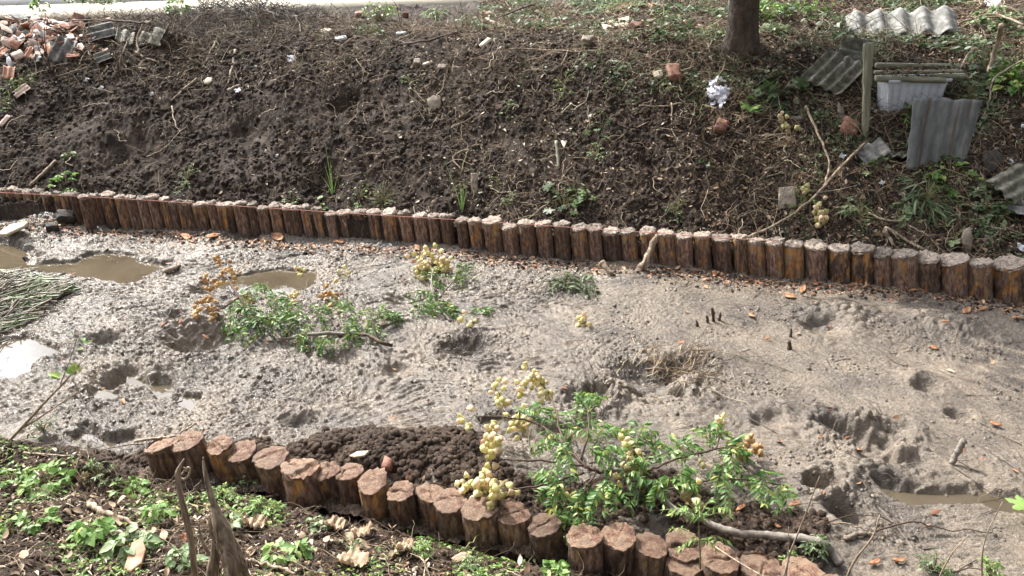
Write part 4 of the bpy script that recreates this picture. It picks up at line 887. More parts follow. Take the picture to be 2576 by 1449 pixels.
# crumpled bag: many folded strips of film in one lump
s = Surf(1806, 240, 0); A = Acc(); rg = np.random.default_rng(3)
V, F = blob_t(77, 4, .0); V = V*np.array([33*s.mx*.9, 46*s.my*.5, .085]); nn_ = fbm(V[:, 0]*26, V[:, 1]*26+V[:, 2]*9, 4, 77); rdg = np.abs(nn_)*3.0; V = V*(.80+.28*rdg[:, None])*(1+.03*rg.uniform(-1, 1, (len(V), 1)))
A.add(V, F)
for i in range(26):
    t = rg.uniform(-.75, .75, 2); p = np.array([t[0]*28*s.mx, t[1]*44*s.my, .05*(1-t@t*.4)+.02]); l = rg.uniform(.03, .07); a = rg.uniform(-2.2, -.9)
    pts = [p+np.array([math.cos(a)*l*k/5, math.sin(a)*l*k/5, .012*math.sin(k*1.7+i)]) for k in range(6)]; w = rg.uniform(.006, .018)
    R = np.array([[-math.sin(a), math.cos(a), rg.uniform(-.6, .6)]])*w; VV = np.concatenate([np.array(pts)+R, np.array(pts)-R]); A.add(VV, np.array([(k, k+1, k+7, k+6) for k in range(5)]))
o = A.mk('plastic_bag', M['bag'], smooth=False); setloc(o, s.p+s.Z*.02, s.q); tag(o, 'crumpled torn white plastic bag on the bank left of the lobed vine', 'bag')
# right bank: shelter of boards, foam box, sheets, post
corr(2094, 204, 38, 88, 82, 4, 'mossy corrugated sheet with four ribs slanting down beside the post', 'cement', 11, E(0, -12, 0), .11)
corr(2136, 168, -12, 74, 44, 2, 'corrugated sheet overlapping the top of the mossy four ribbed one', 'cement', 12, E(20, 0, 0), .14)
corr(2264, 84, -62, 60, 132, 5, 'pale corrugated sheet lying flat in leaf litter at upper right', 'cement_grey', 13, E(0, 20, 0), .12)
corr(2184, 397, -50, 46, 52, 2, 'small grey corrugated scrap left of the brown one at right', 'cement_grey', 14, E(20, 0, 0), .08)
corr(2264, 400, 72, 58, 42, 2, 'brown corrugated scrap leaning by the big upright sheet', 'cement', 15, E(0, 35, 0), .07)
corr(2548, 472, 32, 110, 80, 3, 'corrugated sheet under leaves at the lower right of the bank', 'cement', 16, E(0, 8, 0), .08)
corr(2556, 535, -8, 60, 36, 2, 'flat weathered sheet piece at the right edge above the far piles', 'cement_grey', 17, None, .06)
def panel(name, label, cat, base_uv, depth_y, q, V, F, mat, smooth=False, origin_uv=None, group=None):
    o = mk(name, V, F, mat, smooth=smooth); setloc(o, hard(*base_uv, depth_y), q); tag(o, label, cat, group); return o
b0 = at(2356, 424); dep = b0.length; k_ = dep/FPX
# big sheet: ribs run up; build in x(ribs) then stand up
V, F = corr_mesh(150*k_*1.03, 146*k_, 5, .012, .008, 21, 22, .05); V = V[:, [1, 2, 0]]*np.array([1, -1, 1]); V[:, 2] -= V[:, 2].min(); V[:, 0] *= .87+.16*(V[:, 2:3]/V[:, 2].max()).ravel()
m, nt, b = newmat('stained_cement_sheet', .8); c = ramp(nt, noise(nt, 5, 6, .7, vec=objco(nt, (1, 1, .35))), [(.3, (.06, .063, .062)), (.5, (.16, .165, .16)), (.68, (.30, .30, .28))])
st = ramp(nt, noise(nt, 16, 2, .5, vec=objco(nt, (1, 1, .05))), [(.60, (0,)*3), (.68, (.7,)*3)]); nt.links.new(mixc(nt, st, c, (.10, .055, .035)), b.inputs['Base Color']); bump(nt, b, noise(nt, 40, 5), .5, .006); M['stain'] = m
o = mk('corrugated_sheet', V, F, M['stain'], smooth=True); setloc(o, b0+Vector((.0, .02, -.03)), E(-8, 0, 0)@E(0, 2, 0)); tag(o, 'big grey rust streaked corrugated sheet standing upright on the right bank', 'roof sheet')
# foam box
bb = at(2300, 305); kb = bb.length/FPX; wt, wb, hh, dd = 132*kb, 106*kb, 88*kb, .22
e = empty('foam_box', bb+Vector((.02, .12, -.02)), E(0, -1, 3)); tag(e, 'grooved white foam box under the mossy planks, open rim up', 'foam box')
def boxwall():
    V = []; F = []; n = 56
    lo = [(-wb/2, 0), (wb/2, 0), (wb/2, dd*.86), (-wb/2, dd*.86)]; up = [(-wt/2, -.02), (wt/2, -.02), (wt/2, dd), (-wt/2, dd)]
    A = Acc()
    for s_ in range(4):
        l0, l1, u0, u1 = map(np.array, (lo[s_], lo[(s_+1) % 4], up[s_], up[(s_+1) % 4]))
        nrm = np.array([(l1-l0)[1], -(l1-l0)[0]]); nrm = nrm/np.linalg.norm(nrm); rows = []
        for z in np.linspace(0, 1, 8):
            t = np.linspace(0, 1, n); P = (l0+(l1-l0)*t[:, None])*(1-z)+(u0+(u1-u0)*t[:, None])*z
            g = -.012*(np.abs((t*7.5) % 1-.5) < .12)*(z < .93); P = P+nrm*g[:, None]; rows.append(np.c_[P, np.full(n, z*hh)])
        A.add(np.concatenate(rows), gridf(n, 8))
        inn = np.concatenate([r_-np.r_[nrm, 0]*.02 for r_ in rows]); A.add(inn, gridf(n, 8)[:, ::-1])
    A.add([(x, y, .004) for x, y in lo], np.array([[3, 2, 1, 0]])); return A
boxwall().mk('box_body', M['foam'], e)
A = Acc()
for (x0, y0, x1, y1) in ((-wt/2-.02, -.045, wt/2+.02, -.0), (-wt/2-.02, dd-.02, wt/2+.02, dd+.02), (-wt/2-.02, 0, -wt/2+.012, dd-.02), (wt/2-.012, 0, wt/2+.02, dd-.02)):
    V, F = box_mesh(x1-x0, y1-y0, .03, 3, .01); V += np.array([(x0+x1)/2, (y0+y1)/2, hh]); A.add(V, F)
A.mk('box_rim', M['foam'], e)
PL = [(2290, 200, 150, 13, 'mossy green front plank resting on the foam box', .0, .02), (2308, 166, 185, 12, 'long grey plank behind the mossy front plank', .18, .05), (2390, 192, 66, 13, 'short weathered plank at the right end of the planks', .03, .0), (2310, 181, 190, 8, 'dark litter covered plank in the middle of the planks', .10, -.02)]
for i, (u, v, l, w, lab, dy, dz) in enumerate(PL):
    V, F = box_mesh(l*kb, .07, w*kb*.9, 30+i, .04); o = mk('plank', V, F, M['oldwood']); p = hard(u, v, bb.y+.10+dy*1.4); setloc(o, p, E(0, 1.5-i*.8, 0)); tag(o, lab, 'plank')
rng_ = np.random.default_rng(5); A = Acc()          # leaves lying on the planks
for i in range(260):
    u = rng_.uniform(2220, 2410); t = rng_.uniform(0, 1); p = np.array(hard(u, 196-32*t, bb.y+.10+.26*t)); R = rand_rots(1, .5, None, rng_)*rng_.uniform(.02, .05); V, F = inst(DEADL[i % 4][0], DEADL[i % 4][1], R, (p+np.array([0, 0, .012]))[None]); A.add(V, F)
tag(A.mk('leaf_litter', M['litter_brown']), 'dead leaves piled on the planks over the foam box', 'leaf litter', kind='stuff')
pb = at(2176, 338); kp = pb.length/FPX; tp = hard(2185, 108, pb.y+.06)
ax = tp-pb; n_ = 24; A = Acc(); zz = np.linspace(-.06, ax.length, n_); rows = []
for i, z in enumerate(zz):
    w = (5+4*min(1, max(0, z/ax.length)*1.6)+2*perlin(np.array([z*9]), np.array([1.5]))[0])*kp; d_ = .022
    w2 = w*.9; rows.append([(-w, -d_, z), (w2*.2, -d_*1.2, z), (w, -d_, z), (w*1.02, d_, z), (-w, d_, z)])
V = np.array(rows).reshape(-1, 3); s5 = np.arange(5); F = np.concatenate([np.stack([k*5+s5, k*5+(s5+1) % 5, (k+1)*5+(s5+1) % 5, (k+1)*5+s5], 1) for k in range(n_-1)])
o = mk('wooden_post', V, [F, (s5+(n_-1)*5)[None]], M['postwood']); setloc(o, pb, Vector((0, 0, 1)).rotation_difference(ax)); tag(o, 'upright weathered plank post between the four ribbed sheet and foam box', 'post')
# string along the far piles
pts = [hard(u, v, FARTOP[0][0][1]-.12) for u, v in ((-20, 484),)]
su = [-30, 200, 420, 700, 950, 1200, 1450, 1640, 1840, 1960]; sv = [483, 494, 507, 525, 541, 556, 573, 586, 600, 606]
P = []
for u, v in zip(su, sv):
    x = on_z(u, v, .26)[0]; d = ray(u, v); y = float(Fl(np.array(x)))-.03
    for _ in range(3): t = y/d[1]; y = float(Fl(np.array(d[0]*t)))-.03
    P.append((d[0]*t, y, CAM_Z+d[2]*t))
tag(Acc().add(*tube(spline(P, 4), .0028, 5)).mk('string_line', M['string'], origin=P[0]), 'thin reddish string stretched along the far row of piles', 'string')
# ------------------------------------------------------------------ the tree
tb = at(1862, 128); kt = tb.length/FPX; rt = 33*kt
e = empty('tree', tb); tag(e, 'brown tree trunk rising out of frame above the right bank', 'tree')
n = 40; zz = np.concatenate([np.linspace(-.25, .6, 18), np.linspace(.7, 3.2, 22)]); th = np.linspace(0, 2*np.pi, n, endpoint=False); V = []
for z in zz:
    fl = 1+.34*math.exp(-max(z, 0)/.16)+.04*z*-1; r = rt*max(.5, fl)*(1+.05*np.cos(3*th+z)+.05*perlin(np.cos(th)*2+z, np.sin(th)*2, 3)+.02*perlin(np.cos(th)*7, np.sin(th)*7+z*9, 4)+.12*math.exp(-max(z, 0)/.15)*np.cos(5*th+1))
    V.append(np.stack([r*np.cos(th)-.045*z, r*np.sin(th)+.02*z, np.full(n, z)], 1))
V = np.concatenate(V); s_ = np.arange(n); F = np.concatenate([np.stack([k*n+s_, k*n+(s_+1) % n, (k+1)*n+(s_+1) % n, (k+1)*n+s_], 1) for k in range(len(zz)-1)])
mk('trunk', V, F, M['trunk'], e, True)
A = Acc(); L = Acc(); rg = np.random.default_rng(8); top = np.array([-.11, .05, 2.3]); tips = []
for i in range(11):
    a = i*.57+rg.uniform(-.2, .2); l = rg.uniform(1.0, 1.9)*(1.25 if math.cos(a) < 0 else .9); dv = np.array([math.cos(a)-.15, math.sin(a), rg.uniform(.25, .8)]); P = [top-np.array([0, 0, rg.uniform(0, .8)])+dv*l*t+np.array([0, 0, -.15*(t*l)**2*.3]) for t in np.linspace(0, 1, 7)]; A.add(*tube(P, np.linspace(.07, .012, 7), 6))
    for t in (2, 3, 4, 5, 6):
        for q in range(3): tips.append(P[t]+rg.normal(0, .30, 3)); A.add(*tube([P[t], (P[t]+tips[-1])/2+[0, 0, .05], tips[-1]], [.012, .008, .004], 4))
A.mk('limbs', M['trunk'], e)
tips = np.array(tips); n = 9000; k = rg.integers(0, len(tips), n); pos = tips[k]+rg.normal(0, .17, (n, 3)); R = rand_rots(n, 1.2, None, rg)*rg.uniform(.07, .13, n)[:, None, None]; V, F = inst(OVATE[0], OVATE[1], R, pos); L.add(V, F); L.mk('crown', M['leaf_dark'], e)
# ------------------------------------------------------------------ plants
def weed(u, v, rpx, label, kind='ovate', n=16, h=.10, leaf=.035, mat='leaf', name='weed', cat='weed', seed=None, spread=1.0, stemmat='stem', up=0.0, droop=.3, group=None, nl=3):
    p = at(u, v); R = rpx*p.length/FPX; rg = np.random.default_rng(seed if seed is not None else int(u*3+v)); S = Acc(); L = Acc(); T = {'ovate': OVATE, 'lance': LANCE, 'lobed': LOBED, 'heart': HEART, 'narrow': NARROW}[kind]
    for i in range(n):
        a = rg.uniform(0, 6.283); r = R*math.sqrt(rg.uniform(.03, 1))*spread; hz = h*(1-.55*(r/R)**2)*rg.uniform(.5, 1.15)
        gx, gy = p.x+r*math.cos(a), p.y+r*math.sin(a); g = max(gz(gx, gy), p.z-.25 if gy > p.y-.01 else -9)
        tip = np.array([r*math.cos(a), r*math.sin(a), g-p.z+hz]); mid = tip*np.array([.45, .45, .75])+rg.normal(0, .006, 3)
        S.add(*tube([np.zeros(3), mid, tip], [.0028, .002, .0013], 4, False))
        for q in range(nl if kind != 'lobed' else 1):
            s_ = leaf*rg.uniform(.65, 1.2)*(1 if q == 0 else .8); aa = a+(0 if q == 0 else (1.15 if q % 2 else -1.15))+rg.normal(0, .25)
            base = tip if q < 3 else mid+(tip-mid)*rg.uniform(.1, .8)
            Rm = rotm((0, 0, 1), aa)@rotm((0, 1, 0), rg.uniform(-.3, droop+.3))@rotm((1, 0, 0), rg.normal(0, .45))
            V, F = inst(T[0], T[1], (Rm*s_)[None], base[None]); L.add(V, F)
    e = empty(name, p+Vector((0, 0, up))); tag(e, label, cat, group); S.mk('stems', M[stemmat], e); L.mk('leaves', M[mat], e); return e
NEARW = [
 (120,1222,58,'leafy green weed with toothed leaves at the left edge of the near bank','ovate',30,.09,.050,'leaf'),
 (35,1210,40,'yellow green weed patch at the far left of the near bank','ovate',20,.07,.035,'leaf'),
 (245,1365,48,'bright green seedling with broad leaves at lower left','ovate',26,.13,.055,'leaf'),
 (330,1400,44,'tall toothed leaf weed right of the bright seedling','ovate',20,.12,.060,'leaf_pale'),
 (335,1248,48,'mid sized green weed left of the tall dead stalk','ovate',26,.08,.034,'leaf'),
 (250,1200,40,'small fine leaved weed on bare earth near the first piles','lance',26,.07,.024,'leaf_pale'),
 (405,1310,40,'green weed at the foot of the thin dead stalk','ovate',20,.09,.036,'leaf'),
 (100,1320,40,'small yellow tipped sapling weed at lower left','ovate',14,.10,.040,'leaf'),
 (30,1350,34,'yellow green sprig at the lower left edge','ovate',10,.08,.038,'leaf'),
 (470,1418,40,'broad leaved weed between the two dead stalks at the bottom','ovate',18,.09,.042,'leaf_pale'),
 (560,1250,44,'feathery weed in front of the white stained pile','lance',42,.09,.022,'leaf'),
 (620,1218,40,'upright flowering weed in front of the widest pile','lance',36,.14,.018,'leaf_pale'),
 (670,1290,52,'spreading pale weed below the stepped torn pile','lance',46,.06,.026,'leaf'),
 (575,1330,36,'light green weed right of the thick dead stalk','ovate',14,.07,.040,'leaf_pale'),
 (700,1405,34,'three leaved seedling right of the thick dead stalk','ovate',9,.07,.052,'leaf'),
 (760,1400,26,'small seedling beside the lying stalk at the bottom','ovate',8,.07,.045,'leaf'),
 (1035,1335,44,'green tuft in front of the dark cracked piles','lance',44,.08,.024,'leaf'),
 (990,1300,26,'sprig standing at the foot of the cracked tan pile','lance',18,.10,.018,'leaf_pale'),
 (1120,1345,40,'creeping sprigs right of the green tuft','lance',28,.05,.022,'leaf_pale'),
 (1195,1350,30,'small sprig below the yellow seed pods','lance',16,.07,.022,'leaf_pale'),
 (1360,1370,44,'yellow green weed clump below the hanging leaves','ovate',26,.09,.034,'leaf'),
 (1455,1405,50,'dense green weed clump at the bottom right of centre','ovate',34,.07,.036,'leaf'),
 (1395,1440,46,'bright round leaved weed at the bottom edge','heart',16,.06,.040,'leaf'),
 (1470,1370,30,'weed with twisted leaves left of the ringed piles','lance',20,.09,.03,'leaf_pale'),
 (1570,1420,34,'small blue green sprigs in front of the ringed piles','lance',26,.10,.020,'leaf_pale'),
 (1605,1430,26,'sprig standing before the orange brown pile','lance',16,.12,.020,'leaf_pale'),
 (1180,1425,30,'low sprigs at the bottom edge right of the dry leaves','lance',22,.05,.02,'leaf_pale'),
 (890,1380,34,'thin sprigs among the dry leaves','lance',20,.05,.02,'leaf_pale'),
 (800,1330,34,'leafy sprigs left of the dry leaf heap','ovate',16,.06,.026,'leaf_pale'),
 (1060,1390,34,'pale sprigs below the green tuft','lance',24,.05,.022,'leaf'),
 (2350,1440,44,'small weed clump at the lower right edge of the mud','lance',26,.09,.028,'leaf_dusty'),
 (2480,1440,30,'small weed clump at the bottom right corner','lance',18,.08,.028,'leaf'),
 (2050,1385,36,'dark green sprig in the fork of the grey branch','lance',34,.09,.030,'leaf_dusty'),
 (1990,1425,30,'yellow green sprig beside the last near piles','lance',18,.07,.026,'leaf')]
for i, a in enumerate(NEARW): weed(*a[:4], kind=a[4], n=a[5], h=a[6], leaf=a[7], mat=a[8], nl=5 if a[4] == 'lance' else 3, group='weeds on the near bank', seed=i+50)
# fern like sapling in front of the grey branch
FARP = [
 (955,62,46,'leafy green bush at the crest left of centre','ovate',70,.30,.05,'leaf','bush'),
 (930,88,30,'lower leaves of a second bush at the crest left of centre','ovate',40,.14,.05,'leaf_dusty','bush'),
 (450,52,26,'bright green vine climbing the dark brush at upper left','heart',26,.28,.06,'leaf','vine'),
 (240,18,60,'dark green leafy branch over the road at upper left','heart',60,.22,.06,'leaf_dusty','bush'),
 (105,38,18,'light green sapling top against the road at upper left','heart',16,.30,.055,'leaf','sapling'),
 (100,10,26,'leaf cluster at the very top of the left sapling','heart',14,.36,.06,'leaf','sapling'),
 (1100,48,30,'grassy green tuft at the crest right of the bush','narrow',40,.16,.10,'leaf_pale','grass tuft'),
 (1175,60,26,'second grassy tuft at the crest under the bamboo stem','narrow',30,.12,.08,'leaf_pale','grass tuft'),
 (1340,20,50,'tangled green weeds at the crest in the upper middle','lance',60,.16,.05,'leaf_dusty','weed'),
 (1560,25,60,'bright green weeds above the large pale board','lance',80,.14,.04,'leaf','weed'),
 (1665,60,26,'fresh green sprig right of the red brick','lance',26,.16,.035,'leaf','weed'),
 (1680,95,40,'broad leaved weed left of the tree','heart',26,.12,.05,'leaf_dusty','weed'),
 (1790,100,30,'pale sprig at the left foot of the tree','lance',30,.14,.04,'leaf','weed'),
 (1760,30,50,'green weeds left of the tree at the top','lance',50,.18,.045,'leaf_dusty','weed'),
 (1925,60,50,'sunlit leafy vine right of the tree','heart',60,.28,.06,'leaf','vine'),
 (1950,95,36,'drooping grey green leaves right of the tree foot','lance',60,.18,.06,'leaf_pale','vine'),
 (2040,45,50,'yellow green vine leaves between tree and flat sheet','heart',34,.30,.05,'leaf','vine'),
 (2290,75,30,'small leafy vine growing over the flat corrugated sheet','heart',18,.18,.05,'leaf','vine'),
 (2270,18,60,'green weeds at the top above the flat corrugated sheet','heart',50,.16,.05,'leaf_dusty','weed'),
 (2500,75,40,'pale green shrub leaves behind the thick leaning cane','heart',36,.28,.07,'leaf_pale','shrub'),
 (2480,190,50,'drooping dusty green shrub right of the planks','lobed',40,.30,.06,'leaf_dusty','shrub'),
 (2550,220,44,'bright broad leaved shrub at the right edge','heart',40,.28,.075,'leaf','shrub'),
 (2440,255,40,'dusty green vine at the right of the foam box','lobed',30,.22,.05,'leaf_dusty','vine'),
 (1840,170,44,'small dark weeds at the foot of the tree','lance',44,.10,.03,'leaf_dusty','weed'),
 (1960,238,50,'big lobed green vine leaves right of the plastic bag','lobed',12,.16,.13,'leaf_dusty','vine'),
 (1900,280,26,'lobed leaf tip of the vine nearest the plastic bag','lobed',5,.10,.12,'leaf','vine'),
 (2290,250,18,'thin sprig in front of the foam box','heart',7,.16,.05,'leaf_pale','weed'),
 (2295,315,30,'small yellow green sprig left of the big corrugated sheet','heart',8,.16,.045,'leaf','weed'),
 (2365,385,20,'sprig growing up the face of the big corrugated sheet','heart',7,.12,.045,'leaf','weed'),
 (2390,450,56,'round leaved creeper below the big corrugated sheet','heart',26,.10,.05,'leaf','creeper'),
 (2200,430,30,'pale sprig below the small grey corrugated scrap','heart',8,.08,.045,'leaf_pale','weed'),
 (2330,510,56,'tuft of dark green grass on the lower right bank','narrow',70,.14,.13,'leaf_dusty','grass tuft'),
 (2160,545,36,'tuft of green grass left of the pale arched twig','narrow',50,.10,.10,'leaf_dusty','grass tuft'),
 (2255,540,26,'broad pale leaf sprig on the lower right bank','lobed',5,.10,.07,'leaf_pale','weed'),
 (2400,600,26,'pale lobed leaf sprig beside the mossy stone','lobed',6,.12,.08,'leaf_pale','weed'),
 (2480,520,50,'trailing vine on the lower right bank','heart',26,.14,.05,'leaf_dusty','vine'),
 (2500,580,44,'scattered leaves behind the last far piles','heart',22,.10,.045,'leaf_dusty','weed'),
 (1510,325,36,'small green plant in the middle of the bank','lobed',9,.10,.05,'leaf_dusty','weed'),
 (1505,388,28,'pale green sprig below the small green plant','lance',16,.07,.045,'leaf_pale','weed'),
 (1420,215,34,'yellow green sprig on the upper middle bank','lance',20,.08,.035,'leaf','weed'),
 (1280,275,26,'pale creeping sprig right of the round flat stone','lance',14,.06,.035,'leaf_pale','weed'),
 (1415,520,56,'broad clump of dusty lobed leaves above the middle far piles','lobed',26,.12,.055,'leaf_dusty','weed'),
 (1455,515,36,'second clump of lobed leaves above the middle far piles','lobed',16,.14,.05,'leaf_pale','weed'),
 (1280,515,22,'pale sprig above the far piles in the middle','lance',16,.10,.03,'leaf_pale','weed'),
 (1250,470,20,'small pale seedling beside the narrow brown board','ovate',10,.07,.03,'leaf_pale','weed'),
 (905,500,30,'pale green seedling above the far piles left of centre','ovate',14,.08,.035,'leaf','weed'),
 (965,510,44,'tiny leaved creeper above the far piles left of centre','lance',50,.07,.018,'leaf_pale','creeper'),
 (735,510,20,'pale green sprig hanging over the far piles','lance',14,.08,.03,'leaf_pale','weed'),
 (815,515,16,'single broad leaf sprig on top of the far piles','heart',4,.07,.05,'leaf_pale','weed'),
 (470,455,34,'pale stringy weed low on the left bank','lance',26,.14,.03,'leaf_pale','weed'),
 (165,470,36,'leafy weed behind the far piles at left','heart',18,.10,.05,'leaf','weed'),
 (178,402,16,'pale broad leaf sprig above the straight stick','heart',6,.10,.05,'leaf_pale','weed'),
 (8,270,20,'green sprig at the left edge of the bank','lance',22,.10,.035,'leaf','weed'),
 (50,215,30,'grassy green weeds at left around the pink tile','narrow',30,.10,.07,'leaf','weed'),
 (1700,535,30,'dark small leaved weed above the far piles','lance',30,.08,.028,'leaf_dusty','weed'),
 (2020,520,40,'yellow green sprigs above the far piles at right','lance',26,.07,.035,'leaf','weed'),
 (630,70,24,'small yellow green weed in the brush at upper left','lance',16,.12,.04,'leaf','weed'),
 (1030,210,22,'tiny grey green weed below the slender tile strip','lance',12,.05,.035,'leaf_pale','weed')]
for i, a in enumerate(FARP):
    nm = {'bush': 'bush', 'vine': 'vine', 'sapling': 'sapling', 'grass tuft': 'grass_tuft', 'shrub': 'shrub', 'creeper': 'creeper', 'weed': 'weed'}[a[9]]
    weed(*a[:4], kind=a[4], n=a[5], h=a[6], leaf=a[7], mat=a[8], name=nm, cat=a[9], seed=i+150, nl=4 if a[4] in ('lance', 'heart') else 2)
# upright blades of cut grass on the lower bank
def blades(u, v, tips, label, w=.006):
    p = at(u, v); A = Acc()
    for du, dv, dy in tips:
        t = hard(u+du, v+dv, p.y+dy); m_ = (p+t)/2+Vector((0, 0, .02)); P = spline([p-p, m_-p, t-p], 4); ww = np.linspace(w, .001, len(P)); V = np.concatenate([P+np.c_[ww, ww*0, ww*0], P-np.c_[ww, ww*0, ww*0], P+np.c_[ww*0, -ww*.5, ww*0]])
        n = len(P); s_ = np.arange(n-1); A.add(V, np.concatenate([np.stack([s_, s_+1, s_+1+2*n, s_+2*n], 1), np.stack([s_+2*n, s_+1+2*n, s_+1+n, s_+n], 1)]))
    o = A.mk('grass_tuft', M['leaf']); o.location = p; tag(o, label, 'grass tuft')
blades(838, 492, [(-20, -130, .2), (-48, -20, .0), (-8, -90, .1), (-22, -80, .1), (15, -60, .1), (-30, -50, .05)], 'tall green grass blades above the far piles left of centre')
blades(1163, 533, [(-45, -130, .2), (-8, -85, .12), (-3, -70, .1), (4, -80, .1), (-30, -90, .15), (12, -60, .1)], 'tall green grass blades above the far piles near the middle')

# ------------------------------------------------------------------ cut leafy branches with papery pods
def leafspray(L, S, p0, p1, rg, n=6, leaf=.05, droop=.12, T=LANCE, wid=.95):
    p0, p1 = np.array(p0), np.array(p1); P = spline([p0, (p0+p1)/2+np.array([0, 0, .02]), p1-np.array([0, 0, droop*np.linalg.norm(p1-p0)])], 5); S.add(*tube(P, np.linspace(.0022, .001, len(P)), 4, False))
    d = (p1-p0)/np.linalg.norm(p1-p0); sidev = np.cross(d, [0, 0, 1]); sidev /= np.linalg.norm(sidev)+1e-9
    roll = rg.normal(0, .7)
    for k in range(n):
        t = (k+.7)/n; q = P[min(len(P)-1, int(t*(len(P)-1)))]
        for sg in ((1, -1) if k < n-1 else (1, -1, 0)):
            X = sidev*sg*.85+d*(.5 if sg else 1)+np.array([0, 0, -.35+rg.normal(0, .28)])+sidev*0; X = np.array(Matrix.Rotation(roll, 3, Vector(d))@Vector(X)); X /= np.linalg.norm(X)
            Z = np.array([0, 0, 1.0])+rg.normal(0, .45, 3); Y = np.cross(Z, X); Y /= np.linalg.norm(Y); Z = np.cross(X, Y)
            s_ = leaf*rg.uniform(.75, 1.15)*(1-.25*abs(t-.5)); V, F = inst(T[0], T[1], (np.stack([X, Y*wid, Z], 1)*s_)[None], q[None]); L.add(V, F)
def pods(u, v, n, rpx, h, rg, size=.042, mat='pod', parent=None, asp=1.3, org=None):
    c = at(u, v, h); k = c.length/FPX; A = Acc()
    for i in range(int(n*1.35)):
        uu = u+rg.normal(0, rpx*.5); vv = v+rg.normal(0, rpx*.5*asp); q = np.array(hard(uu, vv, c.y+rg.normal(0, .03))); q[2] = max(q[2], gz(q[0], q[1])+.015)
        X = np.array([rg.normal(0, .6), rg.normal(0, .6), -1+rg.normal(0, .5)]); X /= np.linalg.norm(X); Y = np.cross(X, rg.normal(0, 1, 3)); Y /= np.linalg.norm(Y)
        s_ = size*rg.uniform(.75, 1.15); V, F = inst(POD[0], POD[1], (np.stack([X, Y, np.cross(X, Y)], 1)*s_)[None], q[None]); A.add(V-np.array(org), F)
        if i % 3 == 0: A.add(*tube([q-X*.0-org, (q+np.array(c))/2-org, np.array(c)-org], [.001]*3, 3, False))
    o = mk('pod_cluster', np.concatenate(A.V), [np.concatenate(f) for f in A.F.values()], M[mat], parent, True); return o
def branch(name, label, root_uv, stems, sprays, podl, mat_stem='branchbark', leafsz=.045, podmat='pod', seed=1, leafmat='leaf_dark', podsz=.042):
    org = at(*root_uv); e = empty(name, org); tag(e, label, 'branch'); rg = np.random.default_rng(seed); O = np.array(org)
    S = Acc(); D = Acc(); L = Acc()
    for pts, r0, r1, dark in stems:
        P = spline([np.array(at(u, v, h))-O for u, v, h in pts], 5); P = P+rg.normal(0, .0025, P.shape); k = at(*pts[0][:2]).length/FPX
        (D if dark else S).add(*tube(P, np.linspace(r0*k, r1*k, len(P))*(1+rg.uniform(-.08, .08, len(P))), 8))
    for (u0, v0, h0), (u1, v1, h1), n in sprays:
        leafspray(L, D, np.array(at(u0, v0, h0))-O, np.array(at(u1, v1, h1))-O, rg, n, leafsz)
    if S.n: S.mk('stem', M[mat_stem], e, True)
    if D.n: D.mk('side_twigs', M['darktwig'], e, True)
    if L.n: L.mk('leaves', M[leafmat], e)
    for u, v, n, r, h, *mm in podl: pods(u, v, n, r, h, rg, podsz, mm[0] if mm else podmat, e, org=O)
    return e
rg = np.random.default_rng(44)
main_sprays = []
def fan(u, v, h, dirs, l0=60, l1=90, n=9):
    for a in list(dirs)+[d_+rg.uniform(-40, 40) for d_ in dirs[::2]]:
        a = math.radians(a+rg.normal(0, 8)); l = rg.uniform(l0, l1); main_sprays.append(((u+rg.normal(0, 8), v+rg.normal(0, 8), h), (u+math.cos(a)*l, v-math.sin(a)*l, max(.03, h-.04+rg.normal(0, .04))), n))
fan(1450, 1075, .30, [80, 60, 110, 130, 20, -40, 200, 170], 55, 95)
fan(1480, 1030, .34, [85, 70, 100, 40, 120], 40, 65)
fan(1420, 1120, .28, [200, 230, 160, 250, 280, 300], 60, 90)
fan(1360, 1060, .28, [120, 95, 60, 150], 40, 70)
fan(1500, 1130, .30, [30, 60, 0, 90, -30, -60], 60, 95)
fan(1400, 1220, .22, [180, 210, 250, 270, 290, 150], 50, 85)
fan(1470, 1240, .20, [260, 280, 250, 300, 240], 60, 100)
fan(1530, 1210, .22, [270, 285, 255, 300, 320], 60, 100)
fan(1420, 1290, .16, [250, 270, 230], 40, 70)
fan(1600, 1120, .24, [40, 70, 100, 10, 130], 50, 80)
fan(1570, 1190, .22, [20, -10, 50, -50, 80], 50, 90)
fan(1650, 1150, .20, [60, 30, 90, 0], 50, 80)
fan(1720, 1150, .20, [80, 50, 20, 110], 50, 80)
fan(1790, 1110, .20, [100, 70, 130, 40], 40, 60)
fan(1820, 1140, .22, [20, 0, -20, -45, 45, -70], 50, 85)
fan(1800, 1180, .20, [-10, -30, -60, 10, -90], 60, 100)
fan(1700, 1210, .16, [0, -20, 20, 180, 40], 50, 80)
fan(1880, 1210, .14, [-15, -30, 5, -60], 60, 90)
fan(1960, 1235, .10, [-20, -60, -80], 30, 50, 5)
fan(1640, 1210, .20, [-60, -90, -120, 200], 45, 70)
